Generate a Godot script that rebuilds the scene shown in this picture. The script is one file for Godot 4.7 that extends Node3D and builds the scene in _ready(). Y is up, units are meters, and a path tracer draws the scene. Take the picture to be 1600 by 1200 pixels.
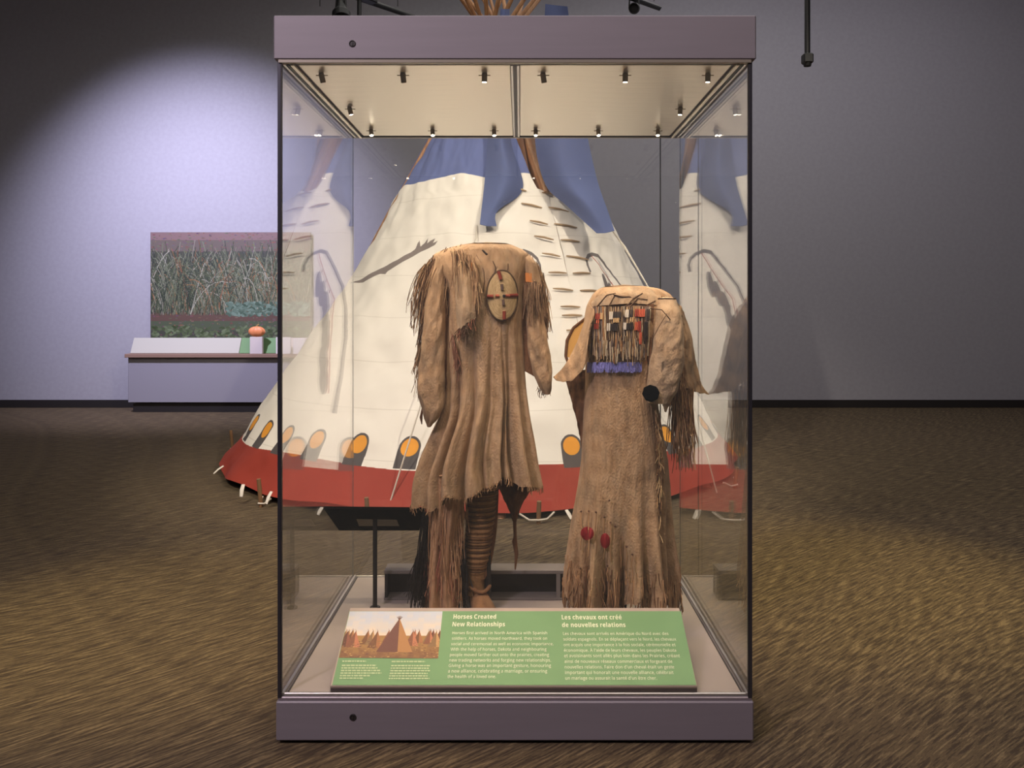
extends Node3D
# A museum gallery: a free-standing glass case with a hide shirt and a hide dress, a painted tipi behind it.
# The camera stands at the origin of x and z, 1.45 m above the floor, looking along -z. Z below means distance in front of it.

const F := 1264.0          # focal length in pixels of the 1600 x 1200 frame
const U0 := 813.0          # principal point
const V0 := 478.0
const EYE := 1.45
const ZF := 2.68           # front pane of the case
const ZB := 3.88           # back pane
const CX := -0.018         # middle of the case
const HALF := 0.788
const DECK := 0.157

var rng := RandomNumberGenerator.new()
var nz := FastNoiseLite.new()
var nf := FastNoiseLite.new()
var M := {}
var names := {}
var pleats = null          # the folds of the garment that front_point() lies on

# ---------------------------------------------------------------- mesh builder
class MB:
	var v := PackedVector3Array()
	var c := PackedColorArray()
	var uv := PackedVector2Array()
	var ix := PackedInt32Array()
	var tint := Color(1, 1, 1)

	func vert(p: Vector3, t := Vector2.ZERO) -> int:
		v.push_back(p)
		c.push_back(tint)
		uv.push_back(t)
		return v.size() - 1

	func vertc(p: Vector3, col: Color, t := Vector2.ZERO) -> int:
		v.push_back(p)
		c.push_back(col)
		uv.push_back(t)
		return v.size() - 1

	func tri(a: int, b: int, d: int) -> void:
		ix.push_back(a)
		ix.push_back(b)
		ix.push_back(d)

	func quad(p0: Vector3, p1: Vector3, p2: Vector3, p3: Vector3) -> void:   # counter-clockwise seen from outside
		var a := vert(p0, Vector2(0, 1))
		var b := vert(p1, Vector2(1, 1))
		var d := vert(p2, Vector2(1, 0))
		var e := vert(p3, Vector2(0, 0))
		tri(a, b, d)
		tri(a, d, e)

	func box(ce: Vector3, s: Vector3, bev := 0.0, bs := Basis()) -> void:
		var h := s * 0.5
		var b: float = minf(bev, minf(h.x, minf(h.y, h.z)) * 0.9)
		if b <= 0.0:
			for ax in 3:
				for sg in [-1.0, 1.0]:
					var n := Vector3.ZERO
					n[ax] = sg
					var t := Vector3.ZERO
					t[(ax + 1) % 3] = 1.0
					var w := n.cross(t)
					quad(ce + bs * ((n - t - w) * h), ce + bs * ((n + t - w) * h), ce + bs * ((n + t + w) * h), ce + bs * ((n - t + w) * h))
			return
		for ax in 3:
			for sg in [-1.0, 1.0]:
				var n := Vector3.ZERO
				n[ax] = sg
				var t := Vector3.ZERO
				t[(ax + 1) % 3] = 1.0
				var w := n.cross(t)
				var hh := h - Vector3(b, b, b)
				hh[ax] = h[ax]
				quad(ce + bs * ((n - t - w) * hh), ce + bs * ((n + t - w) * hh), ce + bs * ((n + t + w) * hh), ce + bs * ((n - t + w) * hh))
		for ax in 3:   # edges along axis ax
			var i := (ax + 1) % 3
			var j := (ax + 2) % 3
			for si in [-1.0, 1.0]:
				for sj in [-1.0, 1.0]:
					var a1 := Vector3.ZERO
					a1[i] = si * h[i]
					a1[j] = sj * (h[j] - b)
					var a2 := Vector3.ZERO
					a2[i] = si * (h[i] - b)
					a2[j] = sj * h[j]
					var e := Vector3.ZERO
					e[ax] = h[ax] - b
					if si * sj > 0:
						quad(ce + bs * (a1 - e), ce + bs * (a2 - e), ce + bs * (a2 + e), ce + bs * (a1 + e))
					else:
						quad(ce + bs * (a2 - e), ce + bs * (a1 - e), ce + bs * (a1 + e), ce + bs * (a2 + e))
		for sx in [-1.0, 1.0]:
			for sy in [-1.0, 1.0]:
				for sz in [-1.0, 1.0]:
					var p := Vector3(sx * h.x, sy * (h.y - b), sz * (h.z - b))
					var q := Vector3(sx * (h.x - b), sy * h.y, sz * (h.z - b))
					var r := Vector3(sx * (h.x - b), sy * (h.y - b), sz * h.z)
					var i0 := vert(ce + bs * p)
					var i1 := vert(ce + bs * q)
					var i2 := vert(ce + bs * r)
					if sx * sy * sz > 0:
						tri(i0, i1, i2)
					else:
						tri(i0, i2, i1)

	func grid(pts: PackedVector3Array, nu: int, nv: int, cols := PackedColorArray(), uvs := PackedVector2Array(), flip := false) -> void:   # rows of nu points
		var o := v.size()
		for k in pts.size():
			vertc(pts[k], cols[k] if cols.size() else tint, uvs[k] if uvs.size() else Vector2(float(k % nu) / (nu - 1), float(k / nu) / (nv - 1)))
		for j in nv - 1:
			for i in nu - 1:
				var a := o + j * nu + i
				var b := a + 1
				var d := a + nu
				var e := d + 1
				if flip:
					tri(a, b, e)
					tri(a, e, d)
				else:
					tri(a, e, b)
					tri(a, d, e)

	func tube(path: Array, radii: Array, n := 8, caps := true, squash := 1.0) -> void:
		var o := v.size()
		var m := path.size()
		var up := Vector3.UP
		var d0: Vector3 = (path[1] - path[0]).normalized()
		if absf(d0.dot(up)) > 0.95:
			up = Vector3.RIGHT
		var side := d0.cross(up).normalized()
		for k in m:
			var d: Vector3 = (path[mini(k + 1, m - 1)] - path[maxi(k - 1, 0)]).normalized()
			side = (side - d * side.dot(d)).normalized()
			var nrm := side.cross(d)
			var r: float = radii[mini(k, radii.size() - 1)]
			for i in n:
				var a := TAU * i / n
				vert(path[k] + side * cos(a) * r + nrm * sin(a) * r * squash, Vector2(float(i) / n, float(k) / (m - 1)))
		for k in m - 1:
			for i in n:
				var a := o + k * n + i
				var b := o + k * n + (i + 1) % n
				tri(a, a + n, b)
				tri(b, a + n, b + n)
		if caps:
			for e in [0, m - 1]:
				var ce := vert(path[e])
				var s := v.size()
				for i in n:
					vert(v[o + e * n + i])
				for i in n:
					if e == 0:
						tri(ce, s + i, s + (i + 1) % n)
					else:
						tri(ce, s + (i + 1) % n, s + i)

	func lathe(prof: Array, n: int, at: Vector3, bs := Basis()) -> void:   # profile of Vector2(radius, height), from the bottom up
		for k in prof.size() - 1:
			var o := v.size()
			for q in 2:
				var p: Vector2 = prof[k + q]
				for i in n + 1:
					var a := TAU * i / n
					vert(at + bs * Vector3(cos(a) * p.x, p.y, -sin(a) * p.x), Vector2(float(i) / n, float(q)))
			for i in n:
				var a := o + i
				tri(a, a + 1, a + n + 2)
				tri(a, a + n + 2, a + n + 1)

	func commit() -> ArrayMesh:
		var nn := PackedVector3Array()
		nn.resize(v.size())
		for k in range(0, ix.size(), 3):
			var a := ix[k]
			var b := ix[k + 1]
			var d := ix[k + 2]
			var n := (v[b] - v[a]).cross(v[d] - v[a])
			nn[a] += n
			nn[b] += n
			nn[d] += n
			ix[k + 1] = d      # Godot's front faces run clockwise
			ix[k + 2] = b
		for k in nn.size():
			nn[k] = nn[k].normalized() if nn[k].length_squared() > 1e-24 else Vector3.UP
		var arr := []
		arr.resize(Mesh.ARRAY_MAX)
		arr[Mesh.ARRAY_VERTEX] = v
		arr[Mesh.ARRAY_NORMAL] = nn
		arr[Mesh.ARRAY_COLOR] = c
		arr[Mesh.ARRAY_TEX_UV] = uv
		arr[Mesh.ARRAY_INDEX] = ix
		var me := ArrayMesh.new()
		me.add_surface_from_arrays(Mesh.PRIMITIVE_TRIANGLES, arr)
		return me

# ---------------------------------------------------------------- scene helpers
func P(u: float, vv: float, z: float) -> Vector3:      # the point at distance z that the lens sees at (u, vv)
	return Vector3((u - U0) * z / F, EYE - (vv - V0) * z / F, -z)

func numbered(called: String) -> String:
	var n: int = names.get(called, 0)
	names[called] = n + 1
	return called if n == 0 else "%s_%03d" % [called, n]

func thing(called: String, label: String, category: String, at := Vector3.ZERO, group := "") -> Node3D:
	var o := Node3D.new()
	o.name = numbered(called)
	o.position = at
	add_child(o)
	o.set_meta("label", label)
	o.set_meta("category", category)
	if group != "":
		o.set_meta("group", group)
	return o

func obj(called: String, mesh, mat: Material, parent: Node = null) -> MeshInstance3D:
	var o := MeshInstance3D.new()
	o.name = called
	o.mesh = mesh.commit() if mesh is MB else mesh
	o.material_override = mat
	o.cast_shadow = GeometryInstance3D.SHADOW_CASTING_SETTING_ON
	(parent if parent else self).add_child(o, true)
	return o

func part(called: String, mesh, mat: Material, t: Node3D, label := "") -> MeshInstance3D:   # mesh given in world axes, stored about the thing's base
	if mesh is MB:
		var off := t.position
		var p: Node = t.get_parent()
		while p is Node3D and p != self:
			off += p.position
			p = p.get_parent()
		for k in mesh.v.size():
			mesh.v[k] -= off
	var o := obj(called, mesh, mat, t)
	if label != "":
		o.set_meta("label", label)
	return o

func stuff(o: Node) -> Node:
	o.set_meta("kind", "stuff")
	return o

func struct(called: String, mesh, mat: Material, label: String, category: String) -> MeshInstance3D:
	var o := obj(called, mesh, mat)
	o.set_meta("kind", "structure")
	o.set_meta("label", label)
	o.set_meta("category", category)
	return o

func lin(r: int, g: int, b: int) -> Color:
	return Color8(r, g, b).srgb_to_linear()

func mat(col: Color, rough := 0.8, metal := 0.0) -> StandardMaterial3D:
	var m := StandardMaterial3D.new()
	m.albedo_color = col
	m.roughness = rough
	m.metallic = metal
	return m

func noise_tex(freq: float, octaves: int, lo: Color, hi: Color, size := 512, sd := 1, kind := FastNoiseLite.TYPE_SIMPLEX_SMOOTH, mids := []) -> NoiseTexture2D:
	var n := FastNoiseLite.new()
	n.noise_type = kind
	n.frequency = freq
	n.fractal_octaves = octaves
	n.seed = sd
	var t := NoiseTexture2D.new()
	t.width = size
	t.height = size
	t.seamless = true
	t.noise = n
	var g := Gradient.new()
	g.offsets = PackedFloat32Array([0.0, 1.0])
	g.colors = PackedColorArray([lo, hi])
	for k in mids:
		g.add_point(k[0], k[1])
	t.color_ramp = g
	return t

func hide_mat(base: Color, scale := Vector3(4, 2.2, 4)) -> StandardMaterial3D:
	var m := mat(base, 0.92)
	m.vertex_color_use_as_albedo = true
	m.albedo_texture = M.hide_noise
	m.uv1_triplanar = true
	m.uv1_scale = scale
	m.heightmap_enabled = true
	m.heightmap_texture = M.suede
	m.heightmap_scale = 0.35
	m.rim_enabled = true
	m.rim = 0.25
	return m

# rows of a garment: [v, left u, right u, half depth in metres, push towards the camera in metres]
func row_at(rows: Array, vv: float) -> Array:
	var k := 0
	while k < rows.size() - 2 and vv > rows[k + 1][0]:
		k += 1
	var a: Array = rows[k]
	var b: Array = rows[k + 1]
	var t := clampf((vv - a[0]) / (b[0] - a[0]), 0.0, 1.0)
	var out := [vv]
	for i in range(1, 5):
		var p0: float = rows[maxi(k - 1, 0)][i]
		var p1: float = a[i]
		var p2: float = b[i]
		var p3: float = rows[mini(k + 2, rows.size() - 1)][i]
		var m1 := (p2 - p0) * 0.5
		var m2 := (p3 - p1) * 0.5
		if (p2 - p1) * m1 < 0.0: m1 = 0.0
		if (p2 - p1) * m2 < 0.0: m2 = 0.0
		var t2 := t * t
		var t3 := t2 * t
		out.append((2 * t3 - 3 * t2 + 1) * p1 + (t3 - 2 * t2 + t) * m1 + (-2 * t3 + 3 * t2) * p2 + (t3 - t2) * m2)
	return out

const SQ := 0.85
func loft_point(rows: Array, z: float, vv: float, ang: float, k := 1.0, kz := 0.0) -> Vector3:
	var r := row_at(rows, vv)
	var cs := cos(ang)
	var sn := sin(ang)
	var uc: float = (r[1] + r[2]) * 0.5
	var hw: float = (r[2] - r[1]) * 0.5
	var p := P(uc + hw * signf(cs) * pow(absf(cs), SQ) * k, vv, z)
	p.z += r[4] + r[3] * signf(sn) * pow(absf(sn), SQ) * (kz if kz > 0.0 else 1.0 + (k - 1.0) * 2.2)
	return p

func front_point(rows: Array, z: float, u: float, vv: float, lift := 0.004) -> Vector3:   # on the front of a garment
	var r := row_at(rows, vv)
	var uc: float = (r[1] + r[2]) * 0.5
	var hw: float = (r[2] - r[1]) * 0.5
	var x := clampf((u - uc) / hw, -0.999, 0.999)
	var sn := pow(1.0 - pow(absf(x), 2.0 / SQ), 0.5)
	var k := 0.0
	if pleats != null:
		for q in 3:
			x = clampf((u - uc) / (hw * (1.0 + k)), -0.999, 0.999)
			sn = pow(1.0 - pow(absf(x), 2.0 / SQ), 0.5)
			k = pleats.call(atan2(sn, signf(x) * pow(absf(x), 1.0 / SQ)), (vv - rows[0][0]) / (rows[-1][0] - rows[0][0]))
	var p := P(u, vv, z)
	var dz: float = r[4] + r[3] * pow(sn, SQ) * (1.0 + k * 2.2) + lift
	return Vector3(p.x * (z - dz) / z, EYE + (p.y - EYE) * (z - dz) / z, p.z + dz)

func streak(p: Vector3, amount := 0.5) -> Color:
	var n := nz.get_noise_3d(p.x * 34.0, p.y * 6.0, p.z * 34.0) * 0.55 + nz.get_noise_3d(p.x * 9.0 + 40.0, p.y * 6.0, p.z * 9.0) * 0.8
	var f := 1.0 + amount * n
	var w := nz.get_noise_3d(p.x * 22.0, p.y * 8.0 + 90.0, p.z * 22.0)
	return Color(clampf(f, 0.1, 1.6), clampf(f * (1.0 - 0.10 * w), 0.1, 1.6), clampf(f * (1.0 - 0.22 * w), 0.1, 1.6))

# a closed sleeve of hide round the axis; fold(ang, t) widens it, hem(ang) lengthens its lower edge in pixels
func loft(mb: MB, rows: Array, z: float, nv: int, na: int, fold = null, hem = null, cap := true, tone := 0.5) -> void:
	var v0: float = rows[0][0]
	var v1: float = rows[-1][0]
	var pts := PackedVector3Array()
	var cols := PackedColorArray()
	for j in nv:
		var t := float(j) / (nv - 1)
		for i in na + 1:
			var ang := TAU * float(i % na) / na
			var vv := lerpf(v0, v1, t)
			var k := 1.0
			if fold != null:
				k += fold.call(ang, t)
			var p := loft_point(rows, z, vv, ang, k)
			if hem != null:
				p.y -= hem.call(ang) * t * t * z / F
			pts.push_back(p)
			cols.push_back(streak(p, tone))
	var o := mb.v.size()
	mb.grid(pts, na + 1, nv, cols, PackedVector2Array(), true)
	if cap:
		var ce := Vector3.ZERO
		for i in na:
			ce += pts[i]
		ce /= na
		var q := mb.vertc(ce + Vector3(0, 0.006, 0), streak(ce))
		for i in na:
			mb.tri(q, o + i, o + i + 1)

# a sheet of hide through rows of control points, with real thickness
func sheet(mb: MB, ctl: Array, nu: int, nv: int, thick := 0.003, wob := 0.0, rag := 0.0, tone := 0.5) -> void:
	var pts := PackedVector3Array()
	var cols := PackedColorArray()
	var rn := ctl.size()
	var cn: int = ctl[0].size()
	for j in nv:
		var tj := float(j) / (nv - 1) * (rn - 1)
		var rj := mini(int(tj), rn - 2)
		for i in nu:
			var ti := float(i) / (nu - 1) * (cn - 1)
			var ci := mini(int(ti), cn - 2)
			var rowp := []
			for q in range(-1, 3):
				var rr: Array = ctl[clampi(rj + q, 0, rn - 1)]
				rowp.append((rr[ci] as Vector3).cubic_interpolate(rr[mini(ci + 1, cn - 1)], rr[maxi(ci - 1, 0)], rr[mini(ci + 2, cn - 1)], ti - ci))
			var p: Vector3 = (rowp[1] as Vector3).cubic_interpolate(rowp[2], rowp[0], rowp[3], tj - rj)
			if wob > 0.0:
				p.z += wob * nz.get_noise_3d(p.x * 30.0, p.y * 8.0, 3.0)
			if rag > 0.0 and j == nv - 1:
				p.y += rag * nf.get_noise_2d(i * 17.0, p.x * 300.0)
			pts.push_back(p)
			cols.push_back(streak(p, tone))
	var back := PackedVector3Array()
	for j in nv:
		for i in nu:
			var a := pts[j * nu + mini(i + 1, nu - 1)] - pts[j * nu + maxi(i - 1, 0)]
			var b := pts[mini(j + 1, nv - 1) * nu + i] - pts[maxi(j - 1, 0) * nu + i]
			back.push_back(pts[j * nu + i] + a.cross(b).normalized() * thick)
	mb.grid(pts, nu, nv, cols, PackedVector2Array(), false)
	mb.grid(back, nu, nv, cols, PackedVector2Array(), true)
	for e in 4:
		var n := nu if e < 2 else nv
		var rim := PackedVector3Array()
		var rc := PackedColorArray()
		for s in 2:
			for i in n:
				var k: int = [i, (nv - 1) * nu + i, i * nu, i * nu + nu - 1][e]
				rim.push_back(pts[k] if s == 0 else back[k])
				rc.push_back(cols[k])
		mb.grid(rim, n, 2, rc, PackedVector2Array(), e == 1 or e == 2)

# hanging thongs from roots
func strands(mb: MB, roots: Array, out: Vector3, len0: float, len1: float, rad: float, sway := 0.012, tones := [Color(1, 1, 1)]) -> void:
	for r in roots:
		var ln := rng.randf_range(len0, len1)
		var ph := rng.randf() * TAU
		var sw := sway * rng.randf_range(0.3, 1.0)
		var o := out * rng.randf_range(0.5, 1.3)
		var path := []
		var rads := []
		var side := Vector3(rng.randfn() * sway, 0, rng.randfn() * sway)
		for k in 6:
			var t := k / 5.0
			var q: Vector3 = r + o * sqrt(t) + side * t + Vector3(sin(ph + t * 4.0), 0, cos(ph * 1.7 + t * 5.0)) * sw * t
			q.y -= ln * t
			path.append(q)
			rads.append(rad * (1.0 - 0.45 * t))
		mb.tint = tones[rng.randi() % tones.size()] * rng.randf_range(0.75, 1.2)
		mb.tint.a = 1.0
		mb.tube(path, rads, 3, true)
	mb.tint = Color(1, 1, 1)

func line_roots(pts: Array, n: int, jit := 0.004) -> Array:
	var out := []
	var total := 0.0
	for k in pts.size() - 1:
		total += (pts[k + 1] - pts[k]).length()
	for i in n:
		var d := total * (i + rng.randf()) / n
		for k in pts.size() - 1:
			var l: float = (pts[k + 1] - pts[k]).length()
			if d <= l or k == pts.size() - 2:
				out.append(pts[k].lerp(pts[k + 1], d / l) + Vector3(rng.randfn(), rng.randfn(), rng.randfn()) * jit)
				break
			d -= l
	return out

# ---------------------------------------------------------------- images
func fill_poly(im: Image, poly: PackedVector2Array, col: Color) -> void:
	var lo := 1e9
	var hi := -1e9
	for p in poly:
		lo = minf(lo, p.y)
		hi = maxf(hi, p.y)
	for y in range(maxi(int(ceil(lo - 0.5)), 0), mini(int(hi + 0.5), im.get_height() - 1) + 1):
		var yy := y + 0.001
		var xs := []
		for k in poly.size():
			var a := poly[k]
			var b := poly[(k + 1) % poly.size()]
			if (a.y <= yy) != (b.y <= yy):
				xs.append(a.x + (yy - a.y) / (b.y - a.y) * (b.x - a.x))
		xs.sort()
		for k in range(0, xs.size() - 1, 2):
			var x0 := int(round(xs[k]))
			var x1 := int(round(xs[k + 1]))
			if x1 > x0:
				im.fill_rect(Rect2i(x0, y, x1 - x0, 1), col)

func stroke(im: Image, path: PackedVector2Array, w: float, col: Color) -> void:
	for k in path.size() - 1:
		var d := (path[k + 1] - path[k])
		if d.length() < 0.01:
			continue
		var n := d.normalized().orthogonal() * w * 0.5
		var e := d.normalized() * w * 0.2
		fill_poly(im, PackedVector2Array([path[k] + n - e, path[k + 1] + n + e, path[k + 1] - n + e, path[k] - n - e]), col)

# ---------------------------------------------------------------- lamps and added fill lights
func track_lamp(at: Vector3, to: Vector3, col: Color, energy: float, angle: float, label: String, blend := 0.6, size := 0.06) -> Node3D:
	var t := thing("track_spotlight", label, "spotlight", at, "black track spotlights of the gallery")
	var d := (to - at).normalized()
	var bs := Basis.looking_at(d, Vector3.UP if absf(d.y) < 0.95 else Vector3.RIGHT)
	var along := bs * Basis(Vector3.RIGHT, -PI / 2)    # its y runs along the beam
	var b := MB.new()
	b.lathe([Vector2(0.0, -0.13), Vector2(0.05, -0.13), Vector2(0.058, -0.11), Vector2(0.058, 0.02), Vector2(0.088, 0.09), Vector2(0.088, 0.12), Vector2(0.078, 0.12), Vector2(0.06, 0.055), Vector2(0.0, 0.055)], 20, Vector3.ZERO, along)
	obj("housing", b, M.black, t)
	var l := MB.new()
	l.lathe([Vector2(0.0, 0.085), Vector2(0.06, 0.085), Vector2(0.066, 0.08), Vector2(0.0, 0.075)], 20, Vector3.ZERO, along)
	var glow := mat(col, 0.4)
	glow.emission_enabled = true
	glow.emission = col
	glow.emission_energy_multiplier = 3.0
	obj("lens", l, glow, t)
	var y := MB.new()
	y.tube([Vector3(0, 0.02, 0), Vector3(0, 0.26, 0)], [0.014], 8)
	y.box(Vector3(0, 0.27, 0), Vector3(0.05, 0.03, 0.09), 0.004)
	obj("stem", y, M.black, t)
	var s := SpotLight3D.new()
	s.name = "beam"
	s.light_color = col
	s.light_energy = energy
	s.spot_angle = angle
	s.spot_angle_attenuation = blend
	s.spot_range = 30.0
	s.spot_attenuation = 2.0
	s.light_size = size
	s.shadow_enabled = true
	t.add_child(s)
	s.basis = bs
	s.position = d * 0.135
	return t

func area(at: Vector3, to: Vector3, col: Color, energy: float, w: float, h: float) -> void:  # bare fill light without a fixture, added to lift the room
	var a := AreaLight3D.new()
	a.name = "fill_light"
	a.area_size = Vector2(w, h)
	a.light_color = col
	a.light_energy = energy
	a.area_range = 30.0
	a.area_attenuation = 2.0
	a.shadow_enabled = true
	add_child(a)
	a.look_at_from_position(at, to, Vector3.UP if absf((to - at).normalized().y) < 0.95 else Vector3.RIGHT)

# ================================================================ the scene
func _ready() -> void:
	# ---- camera
	var cam := Camera3D.new()
	cam.name = "camera"
	cam.near = 0.05
	cam.far = 60.0
	cam.position = Vector3(0, EYE, 0)
	cam.set_frustum(0.05 * 1200.0 / F, Vector2((800.0 - U0) / F, (V0 - 600.0) / F) * 0.05, 0.05, 60.0)
	add_child(cam)
	cam.current = true
	# ---- environment
	var env := Environment.new()
	env.background_mode = Environment.BG_COLOR
	env.background_color = Color(0.02, 0.02, 0.025)
	env.tonemap_mode = Environment.TONE_MAPPER_LINEAR
	env.tonemap_exposure = 1.0
	env.sdfgi_enabled = true
	env.ssao_enabled = true
	env.ssil_enabled = true
	var we := WorldEnvironment.new()
	we.name = "environment"
	we.environment = env
	add_child(we)
	rng.seed = 7
	nz.seed = 3
	nz.frequency = 1.0
	nz.fractal_octaves = 3
	nf.seed = 11
	nf.frequency = 1.0
	make_materials()
	# ---- the gallery's lamps on the ceiling tracks, then added fill lights
	var warm := Color(1.0, 0.95, 0.88)
	var lilac := Color(0.88, 0.86, 1.0)
	track_lamp(Vector3(-2.9, 5.0, -2.4), Vector3(-1.0, 1.3, -6.4), warm, 19.0, 27.0, "black track spotlight on the ceiling track left of the case, aimed at the tipi")
	track_lamp(Vector3(2.6, 5.0, -2.2), Vector3(0.35, 1.5, -6.4), warm, 16.5, 26.0, "black track spotlight on the ceiling track right of the case, aimed at the tipi")
	track_lamp(Vector3(-4.6, 5.7, -7.2), Vector3(-4.5, 2.1, -11.4), lilac, 62.0, 36.0, "black track spotlight washing the back wall above the garden mural", 1.0, 0.15)
	track_lamp(Vector3(-3.0, 5.0, 1.0), Vector3(-0.1, 0.35, -2.7), Color(1.0, 0.92, 0.99), 17.0, 34.0, "black track spotlight behind the camera, lighting the front of the case", 1.0, 0.3)
	track_lamp(Vector3(3.6, 5.2, -3.2), Vector3(1.65, 0.0, -4.3), Color(1.0, 0.90, 0.62), 24.0, 16.0, "black track spotlight throwing a yellow pool on the carpet right of the case", 1.0)
	track_lamp(Vector3(-3.2, 5.2, -1.8), Vector3(-1.75, 0.0, -3.7), Color(1.0, 0.90, 0.62), 22.0, 14.0, "black track spotlight throwing a yellow pool on the carpet left of the case", 1.0)
	area(Vector3(0.5, 6.2, -6.5), Vector3(0.5, 0.0, -6.5), Color(1.0, 0.98, 0.95), 17.0, 7.0, 6.0)  # added overhead fill for the whole room
	area(Vector3(4.0, 6.2, -8.6), Vector3(4.2, 1.0, -10.8), Color(0.98, 0.95, 1.0), 6.0, 5.0, 2.0)  # added fill for the right end of the back wall
	area(Vector3(0.0, 6.2, 0.6), Vector3(0.0, 0.5, -2.6), Color(1.0, 0.93, 0.90), 17.0, 6.0, 2.0)  # added fill from above the camera for the case front

	build_room()
	build_case()
	build_tipi()
	build_exhibit_bench()
	build_text_rail()
	build_label_stand()
	build_shirt()
	build_dress()
	build_ceiling_gear()

func make_materials() -> void:
	M.black = mat(Color8(14, 14, 15), 0.55)
	M.matt_black = mat(Color8(7, 7, 8), 1.0)
	M.matt_black.specular_mode = BaseMaterial3D.SPECULAR_DISABLED
	M.hide_noise = noise_tex(0.012, 5, Color(0.78, 0.74, 0.69), Color(1, 1, 1), 512, 4, FastNoiseLite.TYPE_SIMPLEX_SMOOTH, [[0.45, Color(0.91, 0.89, 0.86)]])
	M.suede = noise_tex(0.06, 4, Color(0.2, 0.2, 0.2), Color(0.9, 0.9, 0.9), 512, 8)
	M.hide = hide_mat(Color8(178, 150, 118))
	M.hide_dress = hide_mat(Color8(183, 153, 118))
	M.hide_pale = hide_mat(Color8(184, 160, 130))
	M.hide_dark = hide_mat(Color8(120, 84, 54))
	M.fringe = mat(Color(1, 1, 1), 0.9)
	M.fringe.vertex_color_use_as_albedo = true
	M.case_grey = mat(Color8(134, 128, 134), 0.55, 0.15)
	M.case_grey.albedo_texture = noise_tex(0.02, 3, Color(0.975, 0.975, 0.975), Color(1, 1, 1), 256, 5)
	M.case_grey.uv1_triplanar = true
	M.case_grey.uv1_scale = Vector3(0.4, 6, 0.4)
	M.deck = mat(Color8(158, 148, 140), 0.6)
	M.steel = mat(Color8(190, 188, 186), 0.3, 0.9)
	M.dark_seal = mat(Color8(38, 35, 34), 0.5)
	M.post = mat(Color8(70, 70, 76), 0.35, 0.6)
	M.glass = mat(Color(0.86, 0.93, 0.90, 0.015), 0.0)
	M.glass.transparency = BaseMaterial3D.TRANSPARENCY_ALPHA
	M.canvas = mat(Color8(238, 230, 214), 0.9)
	M.blue_canvas = mat(Color8(88, 100, 142), 0.85)
	M.wood = mat(Color8(206, 156, 106), 0.55)
	M.wood.albedo_texture = noise_tex(0.03, 4, Color(0.62, 0.55, 0.5), Color(1, 1, 1), 256, 21)
	M.wood.uv1_triplanar = true
	M.wood.uv1_scale = Vector3(8, 1, 8)
	M.peg = mat(Color8(130, 98, 66), 0.8)
	M.rope = mat(Color8(214, 204, 186), 0.9)

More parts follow.
